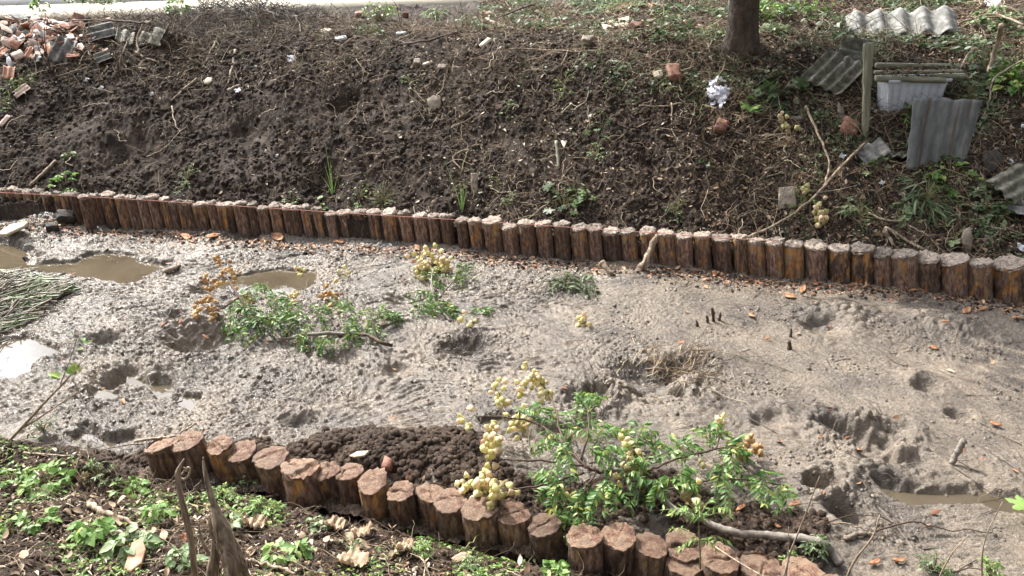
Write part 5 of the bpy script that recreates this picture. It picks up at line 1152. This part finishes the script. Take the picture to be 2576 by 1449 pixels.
mp = [(1355,950,16,26,.30),(1310,968,8,22,.28),(1375,985,8,14,.28),(1250,970,6,20,.22),(1262,1003,6,12,.20),(1170,1052,6,16,.18),(1300,1050,10,26,.22),(1318,1065,7,16,.22),(1243,1075,12,22,.22),(1232,1115,14,22,.22),(1230,1145,10,22,.22),(1165,1215,8,20,.20),(1210,1222,22,30,.24),(1245,1235,16,20,.24),(1238,1258,8,14,.20),(1275,1225,6,20,.2),(1230,1180,5,14,.2),(1565,1090,8,16,.22),(1585,1120,18,22,.22),(1600,1160,20,24,.20),(1575,1185,8,18,.18),(1813,1052,7,12,.20),(1808,1075,4,9,.18),(1730,1240,10,22,.12),(1760,1262,10,22,.10),(1885,1098,5,10,.12,'pod_orange'),(1870,1125,9,16,.10,'pod_orange'),(1905,1130,8,16,.10,'pod_orange'),(1765,1162,2,6,.16),(1718,1225,2,10,.14),(1325,910,2,6,.28),(1420,1215,5,20,.14),(1345,1345-20,2,8,.10)]
branch('leafy_branch', 'large cut branch with green leaves and yellow papery pods over the near piles', (2110, 1412),
 [([(2112,1420,.02),(2095,1390,.04),(2070,1368,.05),(2000,1353,.05),(1930,1348,.05),(1850,1340,.06),(1780,1315,.08),(1700,1280,.11),(1650,1245,.14),(1600,1205,.18),(1560,1185,.20),(1530,1180,.22)], 15, 6.5, False),
  ([(1545,1183,.21),(1500,1185,.22),(1470,1170,.24),(1440,1140,.26),(1395,1100,.28),(1350,1065,.28),(1260,1048,.24),(1190,1045,.2)], 6, 2, True),
  ([(1470,1170,.24),(1380,1160,.22),(1300,1158,.2),(1240,1156,.18)], 4.5, 1.5, True), ([(1470,1190,.22),(1380,1215,.2),(1290,1232,.2),(1230,1240,.2)], 3.5, 1.5, True),
  ([(1440,1140,.26),(1410,1090,.3),(1400,1040,.32),(1380,990,.3),(1340,940,.3),(1322,912,.3)], 4, 1.5, True), ([(1460,1160,.26),(1480,1090,.32),(1475,1010,.36)], 4, 1.5, True),
  ([(1600,1205,.18),(1640,1180,.2),(1720,1150,.2),(1800,1130,.2),(1850,1120,.16)], 4, 2, True), ([(1560,1185,.2),(1590,1140,.24),(1600,1090,.24)], 3.5, 1.5, True),
  ([(1650,1245,.14),(1740,1215,.16),(1850,1205,.16),(1960,1220,.12)], 3.5, 1.5, True), ([(1500,1185,.22),(1470,1240,.2),(1460,1310,.12)], 3, 1.5, True), ([(1250,1050,.22),(1265,1010,.22),(1245,975,.24)], 2, 1, True),
  ([(1800,1130,.2),(1812,1090,.2),(1813,1045,.2)], 2.5, 1, True), ([(1850,1160,.15),(1880,1110,.12)], 2, 1, True)],
 main_sprays, mp, seed=44)
sp2 = []; rg = np.random.default_rng(45)
def fan2(u, v, h, dirs, l0=35, l1=60, n=7):
    for a in list(dirs)+[d_+25 for d_ in dirs]:
        a = math.radians(a+rg.normal(0, 8)); l = rg.uniform(l0, l1); sp2.append(((u+rg.normal(0, 5), v+rg.normal(0, 5), h), (u+math.cos(a)*l, v-math.sin(a)*l*.8, max(.02, h-.05)), n))
fan2(620, 770, .16, [150, 180, 210, 240, 270, 300, 120, 90, 330], 35, 60); fan2(650, 800, .14, [190, 230, 260, 290, 320, 0], 35, 60); fan2(600, 820, .1, [160, 200, 240, 280]); fan2(690, 800, .14, [30, 0, -30, -60, 60, -90]); fan2(720, 790, .12, [20, 60, -30, -60, 90])
fan2(640, 745, .2, [100, 60, 140, 30]); fan2(760, 840, .08, [-60, -90, -120, 30]); fan2(800, 790, .1, [40, 90, 10, -80]); fan2(850, 780, .1, [30, 80, -60]); fan2(870, 830, .08, [-20, -60, 20, -100, 60]); fan2(815, 850, .07, [-60, -100, -130]); fan2(920, 830, .07, [20, -30, 60, -70]); fan2(950, 800, .1, [20, -10, 50, 150]); fan2(980, 800, .08, [0, -40, 30], 20, 35, 5); fan2(680, 760, .14, [30, 60, 90, 0])
branch('leafy_branch', 'cut branch with dark green leaves and orange pods lying across the mud at centre left', (880, 838),
 [([(880,842,.02),(830,838,.04),(770,842,.05),(720,852,.05),(705,850,.06),(680,820,.08),(650,790,.12),(620,770,.16)], 6, 3, False),
  ([(620,775,.16),(600,745,.2),(578,710,.24),(562,680,.24),(555,655,.24)], 3.5, 1.5, True), ([(600,750,.18),(560,775,.12),(520,785,.1)], 2.2, 1, True),
  ([(880,842,.03),(930,845,.06),(960,862,.05),(985,868,.02)], 5, 5, True), ([(945,850,.05),(938,815,.1),(928,782,.14)], 3, 1.2, True), ([(720,850,.05),(725,835,.09),(745,815,.12)], 3, 1.5, True)],
 sp2, [(548,658,6,14,.24,'pod_orange'),(565,690,13,28,.22,'pod_orange'),(588,685,6,16,.2,'pod_orange'),(530,720,9,20,.14,'pod_orange'),(516,695,3,8,.18,'pod_orange'),(520,775,10,24,.08,'pod_orange'),(495,785,5,10,.06,'pod_orange'),(535,795,5,10,.05,'pod_orange'),(620,748,12,18,.14,'pod_orange'),(755,685,8,14,.04),(740,745,8,16,.05),(830,735,16,20,.08,'pod_orange'),(862,685,6,14,.04)], seed=45, podsz=.042)
sp2 = []; fan2(1090, 700, .06, [60, 120, 20, 160, -90, -60]); fan2(1080, 730, .06, [180, 230, 270, 300]); fan2(1150, 690, .06, [60, 20, -60, -100]); fan2(1100, 800-20, .05, [30, 0, -30]); fan2(1210, 785, .03, [20, 160, -20], 20, 35, 5); fan2(1075, 765, .05, [240, 280, 200]); fan2(1120, 760, .05, [200, 300])
branch('leafy_branch', 'small leafy branch with a heap of pale pods on the mud in the middle', (1133, 806),
 [([(1133,808,.01),(1115,785,.03),(1095,760,.05),(1085,720,.06),(1088,680,.06)], 4, 2, False), ([(1095,760,.05),(1130,720,.07),(1150,690,.07)], 2.5, 1, True)],
 sp2, [(1060,670,26,26,.05),(1085,650,16,22,.06),(1110,665,20,22,.06),(1060,690,12,20,.04),(1180,808,5,16,.02)], seed=46, podsz=.05)
sp2 = []; fan2(1420, 712, .05, [150, 180, 210, 30, 0, -30, 90, -60, 60]); fan2(1460, 718, .05, [0, -30, 30, -60, 60])
branch('leafy_branch', 'small dark leafy sprig on the mud in front of the middle far piles', (1440, 722), [([(1440,724,.01),(1420,712,.04),(1395,705,.05)], 3, 1.5, True)], sp2, [(1022,866,3,8,.02)][:0], seed=47, leafmat='leaf_dusty')
e0 = branch('pod_spray', 'small bunch of fallen pale pods on the mud below the middle', (1470, 812), [([(1470,812,.01),(1462,806,.03),(1490,818,.02)], 1.5, 1, True)], [], [(1468,808,14,14,.03)], seed=48)
e0 = branch('pod_spray', 'hanging bunch of pale yellow pods on the lower right bank', (2065, 520), [([(2066,515,.06),(2064,540,.06),(2066,565,.05)], 1.5, 1, True)], [], [(2062,530,14,16,.06),(2068,552,16,16,.06)], seed=49, podsz=.055)
e0 = branch('pod_spray', 'trailing bunch of pale yellow pods below the big lobed leaves', (1975, 300), [([(1935,275,.08),(1975,300,.06),(2010,325,.05)], 1.5, 1, True)], [], [(1965,298,9,16,.06),(1978,315,7,10,.06),(2005,322,4,10,.05),(2030,475,5,12,.05)], seed=50, podsz=.055)
# fern like sapling
e = weed(1752, 1350, 60, 'fresh light green fern like sapling before the golden ringed pile', 'lance', 1, .22, .03, 'leaf', 'sapling', 'sapling', 5)
for c in list(e.children): bpy.data.objects.remove(c)
o_ = at(1762, 1432, .0); e.location = hard(1762, 1432, 2.30); O = np.array(e.location); rg = np.random.default_rng(9); L = Acc(); S = Acc()
st = [np.array(hard(u, v, y))-O for u, v, y in ((1762, 1432, 2.30), (1760, 1360, 2.33), (1757, 1310, 2.35))]; S.add(*tube(spline(st, 4), np.linspace(.004, .002, 9), 5))
for a in (170, 150, 120, 95, 60, 30, 10, 200, -20, 225, -45): leafspray(L, S, st[2 if a > 0 and a < 180 else 1]+rg.normal(0, .01, 3)*0, st[2 if a > 0 and a < 180 else 1]+np.array([math.cos(math.radians(a))*.13*rg.uniform(.8, 1.2), rg.normal(0, .06), math.sin(math.radians(a))*.08]), rg, 6, .032)
S.mk('stems', M['stem'], e); L.mk('leaves', M['leaf'], e)
# ------------------------------------------------------------------ stalks near the camera
def up_stalk(label, pts, depth, rpx, mat='stalk', name='dead_stalk', cat='stalk', fib=0, sides=9, extra=None):
    P = spline([np.array(hard(u, v, depth+dy)) for u, v, dy in pts], 6); k = np.linalg.norm(P[0])/FPX; r = np.interp(np.linspace(0, 1, len(P)), np.linspace(0, 1, len(rpx)), rpx)*k
    A = Acc(); V, F = tube(P, r, sides*2 if fib else sides)
    if fib:
        n = sides*2; V = V.reshape(len(P), n, 3); off = (V-P[:, None])*(.22*np.random.default_rng(3).uniform(-1, 1, (1, n, 1))+.10*np.random.default_rng(4).uniform(-1, 1, (len(P), n, 1))); V = (V+off).reshape(-1, 3)
    A.add(V, F); rg = np.random.default_rng(int(pts[0][0]))
    for i in range(fib):
        j = rg.integers(2, len(P)-8); m_ = rg.integers(5, 9); a = rg.uniform(0, 6.28); off = np.array([math.cos(a), math.sin(a)*.8, 0]); Q = np.array([P[j+q]+off*r[j+q]*(1.02+.25*(q/m_)**2) for q in range(min(m_, len(P)-j))]); A.add(*tube(Q, np.linspace(.0035, .001, len(Q)), 4))
    for E_ in (extra or []): A.add(*tube(spline([np.array(hard(u, v, depth+dy)) for u, v, dy in E_[0]], 5), np.linspace(E_[1]*k, E_[2]*k, 5*(len(E_[0])-1)+1), 6))
    o = A.mk(name, M[mat], smooth=True, origin=P[0]); tag(o, label, cat); return o
dA = at(494, 1449).y-.03
up_stalk('thin dead brown stalk with curled tip standing at the bottom left', [(500,1540,0),(490,1449,.02),(482,1370,.03),(467,1300,.04),(455,1250,.05),(447,1200,.06),(450,1180,.06),(463,1154,.07)], dA-.10, [10, 9.5, 9, 9, 8, 8, 6, 1.5],
 extra=[([(448,1200,.06),(462,1206,.06),(474,1196,.06),(478,1180,.06),(472,1176,.06),(468,1186,.06)], 4, 2.5), ([(455,1196,.06),(462,1186,.07),(466,1178,.07),(461,1176,.07)], 3, 1.8), ([(440,1210,.06),(430,1218,.06)], 3, 1.5)])
up_stalk('thick frayed dead stalk tapering to a pale tip at the bottom left', [(612,1560,0),(596,1449,.02),(578,1390,.03),(562,1345,.04),(548,1300,.05),(533,1255,.07),(522,1215,.08),(515,1180,.09),(511,1150,.10)], dA-.12, [33, 31, 29, 26, 22, 15, 8, 6, 4.5, 3.5, 2], fib=110)
up_stalk('short frayed dead stalk left of the thick one', [(530,1560,0),(533,1449,.02),(540,1400,.03),(540,1360,.04),(532,1325,.05),(526,1295,.06)], dA-.11, [22, 17, 14, 9, 6, 3], fib=30,
 extra=[([(536,1400,.03),(515,1375,.03),(503,1340,.04),(500,1315,.04)], 6, 1.5), ([(541,1360,.04),(546,1320,.05),(540,1300,.05)], 6, 3)])
for lab, pts, r in [('long dry grass stem leaning right over the grey branch', [(1962,1500,0),(1985,1400,.02),(2020,1310,.03),(2062,1198,.05)], 2.8), ('thick dry grass stem at the bottom right of the near piles', [(2118,1480,0),(2150,1410,.02),(2195,1350,.03),(2213,1295,.05)], 3.2), ('dry grass stem at the lower right of the mud', [(2350,1480,0),(2390,1400,.02),(2437,1345,.04)], 2.2),
   ('tall dry grass stem near the bottom right corner', [(2475,1500,0),(2470,1420,.02),(2480,1350,.03),(2522,1263,.05)], 2.0), ('short upright dry stem over the grey branch', [(1975,1480,0),(1983,1400,.02),(1984,1325,.03)], 1.8), ('pale bent dry stem over the golden ringed pile', [(1800,1376,.3),(1860,1415,.15),(1930,1455,0)], 2)]:
    up_stalk(lab, pts, 1.75, [r, r, r*.8, r*.5], mat='stalk', name='dry_grass_stem', cat='grass stem', sides=5)
# left dry branch
dl = at(20, 1112).y
up_stalk('dry pale branch leaning over the mud at lower left', [(12,1120,0),(60,1070,.02),(110,1015,.03),(165,958,.05),(200,915,.07),(235,880,.08)], dl, [4, 3.6, 3, 2.2, 1.4, .8], name='dry_branch', cat='branch', sides=6, extra=[([(60,1075,.02),(100,1050,.03),(160,1010,.05),(225,965,.06),(262,905,.08)], 2.6, 1), ([(150,972,.05),(185,880,.06),(195,840,.08)], 1.4, .8), ([(180,950,.04),(210,1010,.03),(240,1060,.02)], 1, .6)])
for u, v, lab in ((145, 945, 'single drying green leaf on the pale branch at lower left'), (190, 930, 'dark curled leaf beside the drying green leaf'), (203, 865, 'small leaf cluster at the tip of the pale branch')):
    p = hard(u, v, dl+.06); A = Acc(); rg = np.random.default_rng(u)
    for k in range(2 if u < 200 else 7): V, F = inst(HEART[0], HEART[1], rand_rots(1, 1.2, None, rg)*(.045 if u < 200 else .022), rg.normal(0, .018 if u > 200 else .006, (1, 3))); A.add(V, F)
    o = A.mk('leaf', M['leaf']); o.location = p; tag(o, lab, 'leaf')
weed(110, 1085, 40, 'withered green sprigs at the foot of the pale branch', 'lance', 20, .12, .03, 'leaf_dusty', seed=4)
weed(2600, 1320, 30, 'hairy lobed leaves poking in at the right edge', 'lobed', 8, .25, .08, 'leaf', 'weed', seed=6)
# things lying on the near bank
stick([(225, 1270), (262, 1290), (320, 1308), (350, 1330)], 9, 'pale stripped wood piece lying among the weeds at left', taper=.4, ups=[.02]*4)
stick([(606, 1413), (650, 1418), (700, 1428), (745, 1442)], 7, 'brown cane lying at the bottom right of the thick dead stalk', ups=[.03]*4)
stick([(340, 1110), (400, 1102), (430, 1100), (462, 1082), (497, 1066)], 4, 'pale bent twig lying above the first near piles', ups=[.03, .03, .04, .04, .04])
stick([(60, 1138), (140, 1146), (215, 1145)], 2.6, 'thin pale twig on bare earth at the left of the near bank')
stick([(1155, 1390), (1180, 1370), (1230, 1330), (1260, 1318), (1330, 1322)], 2.4, 'arched thin stem over the dark gap below the yellow pods', 'stem', ups=[.02, .05, .08, .08, .05])
slab(345, 1425, [(-30, 22), (-12, 30), (14, 12), (22, -10), (6, -24), (-14, -20)], 'reddish curled bark piece at the bottom left', 'terra', .015, 'bark_piece', 'bark', lift=.04, tilt=E(20, 0, 0))
slab(1065, 995+966-840, [(-1, 1)]*0+rp_(5, 3, 3, 2), 'tiny pale chip on the spoil', 'slab', .006, 'wood_chip', 'wood chip') if False else None
slab(908, 1152, [(-22, -4), (-6, 6), (22, 8), (16, -4), (-10, -8)], 'pale ribbed bark strip lying on the brown spoil', 'slab', .012, 'bark_strip', 'bark', lift=.035)
slab(975, 1178, [(-10, -12), (-4, 14), (16, 6), (14, -14)], 'reddish brown brick piece behind the cracked tan pile', 'brick', .05, 'brick_piece', 'brick', lift=.04)
brick(1505, 1372, 0, 1, 'x') if False else None
rl = random.Random(21)
DL = [(520,1330),(230,1262),(205,1300),(400,1345),(440,1330),(360,1345),(500,1290),(470,1360),(640,1335),(845,1345),(820,1362),(880,1350),(925,1345),(905,1365),(870,1372),(960,1360),(1010,1400),(560,1395),(700,1380),(985,1345),(890,1395),(760,1345),(300,1335),(270,1345),(150,1370),(60,1400),(420,1370),(590,1360),(940,1330),(1180,1405),(1480,1380),(345,1280),(320,1265),(195,1380)]
for i, (u, v) in enumerate(DL):
    s = Surf(u, v, rl.uniform(0, 360), .05); T = DEADL[i % 4]; sz = rl.uniform(.05, .085); V = T[0]*np.array([sz, sz*1.25, sz]); V[:, 2] += .006*np.sin(V[:, 0]*90)
    o = mk('dead_leaf', V, T[1], M['litter']); setloc(o, s.p+s.Z*.022, s.q, E(rl.uniform(-30, 30), rl.uniform(-20, 20), 0)); tag(o, 'large dry tan leaf on the near bank %s' % ('left of the dead stalks' if u < 450 else 'close around the dead stalks' if u < 610 else 'below the piles right of the dead stalks' if u < 800 else 'below the orange topped pile' if u < 1030 else 'right of the green tuft'), 'dead leaf', 'large dry leaves on the near bank')
def crump(u, v, spx, label, mat='litter', hh_=.03, name='dry_leaf'):
    s = Surf(u, v, 20, .05); n = 14; X, Y = np.meshgrid(np.linspace(-1, 1, n), np.linspace(-1, 1, n)); r = np.maximum(abs(X), abs(Y))/np.maximum(np.hypot(X, Y), 1e-6); k = spx*s.mx; V = np.stack([X*r*k, Y*r*k*.8, hh_*(fbm(X*2+u, Y*2, 3, 4)*1.6)+.02*(X*X)], 2).reshape(-1, 3)
    o = mk(name, V, gridf(n, n), M[mat], smooth=False); setloc(o, s.p+s.Z*.03, s.q); tag(o, label, 'dead leaf' if name == 'dry_leaf' else 'scrap')
crump(633, 1332, 26, 'large broken round dry leaf right of the thick dead stalk'); crump(835, 1335, 26, 'curled papery leaf heap below the near piles'); crump(915, 1352, 28, 'wide curled dry leaf below the near piles'); crump(1015, 1392, 22, 'crumpled whitish leaf below the green tuft'); crump(880, 1428, 40, 'big flat pale leaf at the bottom edge'); crump(215, 1213, 16, 'grey torn leaf inside the weeds at left', 'litter')
crump(465, 1372, 14, 'small crushed red and white wrapper beside the thin dead stalk', 'terra', name='wrapper'); crump(540, 1220, 8, 'small blue scrap at the foot of the stripped pale pile', 'whitebits', name='scrap')
# ------------------------------------------------------------------ things on the mud
stick([(2427, 1108), (2408, 1138), (2394, 1166)], 8, 'short dark stick poking out of the mud at right', 'branchbark', ups=[.16, .08, .0], taper=.9, wig=.003)
stick([(408, 684), (430, 678), (453, 669)], 7, 'pale muddy stick at the edge of the brown puddle', 'stone', ups=[.02]*3, taper=.8)
stick([(2125, 1353), (2170, 1340), (2200, 1345)], 8, 'muddy thick stick end in the mud at lower right', 'stone', ups=[.02]*3)
stick([(2090, 1315), (2130, 1318), (2190, 1335)], 3, 'pale thin root at lower right of the mud', ups=[.05, .04, .02]); stick([(2190, 1338), (2300, 1312), (2340, 1325), (2500, 1340)], 2.6, 'long dark twig across the lower right mud', 'darktwig', ups=[.02, .07, .04, .02]); stick([(2030, 1330), (2120, 1300), (2200, 1298), (2260, 1320)], 1.8, 'thin arched brown twig at lower right', 'darktwig', ups=[.02, .07, .07, .02])
for i, (u, v, du, dv, r, lab) in enumerate([(1795,808,-4,-34,6,'tallest black stub of the cluster standing in the mud'),(1780,812,-3,-18,5,'short black stub left in the cluster'),(1808,806,4,-20,5,'brown stub right in the cluster'),(1754,820,-3,-14,5,'small dark stub left of the cluster'),(1988,848,2,-22,4,'thin dark stub alone in the mud'),(1986,878,-2,-20,8,'thick dark stub with an orange chip beside it'),(2410,1400-10,-8,-20,3,'x')][:6]):
    p = at(u, v); t = hard(u+du, v+dv, p.y+.01); k = p.length/FPX; P = spline([np.array(p)-[0, 0, .02], np.array(p.lerp(t, .5))+[.004, 0, 0], np.array(t)], 4); tag(Acc().add(*tube(P, np.linspace(r*k, r*k*.55, len(P))*(1+np.random.default_rng(i).uniform(-.25, .25, len(P))), 7)).mk('stub', M['darktwig'], smooth=True, origin=P[0]), lab, 'stub')
for i, (u, v, s_, lab) in enumerate([(2502,1072,15,'bright orange wood chip on the mud at right'),(2120,1130-45,0,''),(2555,803,13,'orange brown chip near the last far piles'),(2378,813,11,'orange chip on mud below the far piles at right'),(1890,798,12,'rust red chip on the mud below the far piles'),(2350,880,13,'pale wood sliver on the right mud'),(1930,857,9,'small rust chip below the dark stub'),(1985,748,16,'yellow curled wood shaving by the far piles at right'),(2018,734,14,'split wood splinter upright by the far piles'),(410,820,9,'rust leaf on the left mud'),(455,812,9,'second rust leaf on the left mud'),(520,850,12,'rust leaf in the dark hollow at left'),(2160,1140,10,'rust bark scraps left of the deep pit'),(2130,1105,10,'rust bark scraps above the deep pit'),(2062,1125-18,8,'small rust scrap on the churned mud'),(2200,1420,16,'pale bark chip at the bottom of the mud'),(2260,1415,18,'large flat pink bark piece at the bottom of the mud'),(2000,1275,16,'brown bark sliver below the leafy branch tip'),(1865,1285,16,'reddish bark chip right of the fern like sapling'),(1955,1330,13,'rust leaf scraps above the grey branch'),(540,585+12,22,'dark curved bark slab at the foot of the far piles'),(470,600,14,'orange bark sliver at the foot of the far piles'),(700,600,18,'pale torn bark at the foot of the far piles left of centre'),(705,605,0,''),(855,612,14,'orange splinter at the foot of the far piles'),(1470,655,13,'bark sliver leaning at the foot of the far piles'),(1050,628,12,'small dark bark chip at the foot of the far piles'),(1800,693,14,'orange bark chip by the far piles right of centre'),(2430,785,14,'orange splinter in the mud mound at right')]):
    if not s_: continue
    r_ = random.Random(i+70); s2 = s_
    slab(u, v, [(s2*r_.uniform(.6, 1.2)*math.cos(a), s2*.34*r_.uniform(.4, 1.2)*math.sin(a)) for a in np.linspace(0, 6.28, 8)[:-1]], lab, 'chipo', .008, 'wood_chip', 'wood chip', r_.uniform(-40, 60), .02, E(r_.uniform(-15, 15), r_.uniform(-15, 15), 0), i)
pst = hard(1645, 602, 0) if False else None
st_ = at(1590, 670); A = Acc()
stick([(1655, 590), (1640, 620), (1622, 660), (1612, 672)], 8, 'split pale slat leaning against the far piles in the middle', 'stalk', ups=[.30, .2, .08, .02], taper=1.2)
stick([(1512, 660), (1540, 690)], 9, 'short split log piece leaning at the foot of the far piles', 'stalk', ups=[.1, .02])
# reed heap
rg = np.random.default_rng(31); A = Acc()
for i in range(420):
    u = rg.uniform(-60, 170); v0 = np.interp(u, [-60, 0, 60, 120, 200], [690, 690, 690, 700, 712]); v1 = np.interp(u, [-60, 0, 60, 120, 200], [860, 830, 800, 745, 722]); v = rg.uniform(v0, v1)
    x, y = on_z(u, v, .05); a = rg.normal(-.1, .35) if v < 720 else rg.normal(.95, .4); l = rg.uniform(.12, .38); hgt = .03+.12*rg.uniform(0, 1)*np.exp(-((u-20)/90)**2-((v-735)/60)**2)*1.3
    c = np.array([x, y, gz(x, y)+hgt]); d = np.array([math.cos(a), math.sin(a), rg.normal(0, .12)])*l/2; P = np.array([c-d, c+rg.normal(0, .012, 3), c+d]); P[0, 2] = max(P[0, 2], .01); P[2, 2] = max(P[2, 2], .01); A.add(*tube(spline(P, 2), rg.uniform(.003, .0065), 4, False))
m, nt, b = newmat('cut_reed', .5); nt.links.new(ramp(nt, island(nt), [(0, (.06, .05, .035)), (.45, (.20, .165, .12)), (.75, (.36, .31, .23)), (.86, (.10, .16, .05)), (1, (.20, .30, .10))]), b.inputs['Base Color']); M['reed'] = m
tag(A.mk('reed_heap', M['reed']), 'heap of cut muddy reed stalks on the mud at the left edge', 'reeds', kind='stuff')
# root mats in the mud
for (cu, cv, ru, rv, n, seed, lab) in ((1150, 880, 60, 22, 60, 1, 'mat of torn dark roots in the mud below the middle'), (1690, 930, 100, 45, 130, 2, 'mat of torn pale roots around the dark hollow in the mud'), (1495, 1020, 20, 40, 26, 3, 'dark hanging roots behind the leafy branch')):
    rg = np.random.default_rng(seed); A = Acc()
    for i in range(n):
        u = cu+rg.normal(0, ru*.6); v = cv+rg.normal(0, rv*.6); p = at(u, v, .012); a = rg.normal(.7, .5) if seed != 3 else rg.normal(1.6, .2); l = rg.uniform(.08, .3); P = [np.array(p)]
        for k in range(6): a += rg.normal(0, .25); P.append(P[-1]+np.array([math.cos(a), math.sin(a), 0])*l/6)
        P = np.array(P); P[:, 2] = ground(P[:, 0], P[:, 1])+.008+.02*np.sin(np.linspace(0, 3.1, 7))*rg.uniform(0, 1); A.add(*tube(P, np.linspace(.0035, .0012, 7), 4, False))
    tag(A.mk('root_mat', M['muddytwig'] if seed != 2 else M['twig']), lab, 'roots', kind='stuff')
# dark dry brush thicket over the crest at upper left
rg = np.random.default_rng(61); A = Acc()
for i in range(2600):
    u = rg.normal(600, 120) if i % 2 else rg.uniform(300, 860); v = rg.uniform(42, 92); p = np.array(at(u, v, 0)); p[2] += rg.uniform(0, 1)**1.5*.30*math.exp(-((u-620)/170)**2)*(v < 75); a = rg.uniform(0, 6.28); e_ = rg.uniform(-.3, .7); l = rg.uniform(.15, .5); P = [p]
    for k in range(5): a += rg.normal(0, .35); e_ += rg.normal(-.12, .3); P.append(P[-1]+np.array([math.cos(a)*math.cos(e_), math.sin(a)*math.cos(e_), math.sin(e_)])*l/5)
    A.add(*tube(P, np.linspace(.0045, .0015, 6), 4, False))
M['brush'] = mat_twig('dark_brush', [(0, (.02, .016, .012)), (.6, (.06, .045, .032)), (.9, (.16, .12, .085)), (1, (.36, .30, .22))])
tag(A.mk('brush_heap', M['brush']), 'dark tangle of dry brush heaped on the crest at upper left', 'brush', kind='stuff')
rg = np.random.default_rng(62)
for (u, v, tips, lab) in ((128, 175, [(-10, -170), (-24, -110), (-45, -120)], 'thin bare sapling rising through the left rubble'), (300, 190, [(-12, -130), (-20, -90), (8, -100)], 'thin bare sapling right of the twig covered sheet'), (1010, 75, [(-28, -80), (-6, -70), (-40, -75)], 'thin bare dark stems right of the bush'), (1160, 90, [(-3, -90), (-20, -60)], 'single bare stem at the crest under the bamboo'),
     (2310, 100, [(5, -50), (-10, -60), (18, -55)], 'bare cut stems beside the white cup like scrap'), (2090, 150, [(-20, -110), (-45, -90), (30, -60), (-70, -60)], 'bare arching stems above the four ribbed sheet')):
    p = at(u, v); A = Acc()
    for du, dv in tips: t = hard(u+du, v+dv, p.y+.15); A.add(*tube(spline([np.zeros(3), np.array((t-p)*.5)+rg.normal(0, .03, 3), np.array(t-p)], 5), np.linspace(.006, .002, 11), 5))
    o = A.mk('bare_stems', M['darktwig'] if u < 1200 else M['stalk'], smooth=True); o.location = p; tag(o, lab, 'bare sapling')
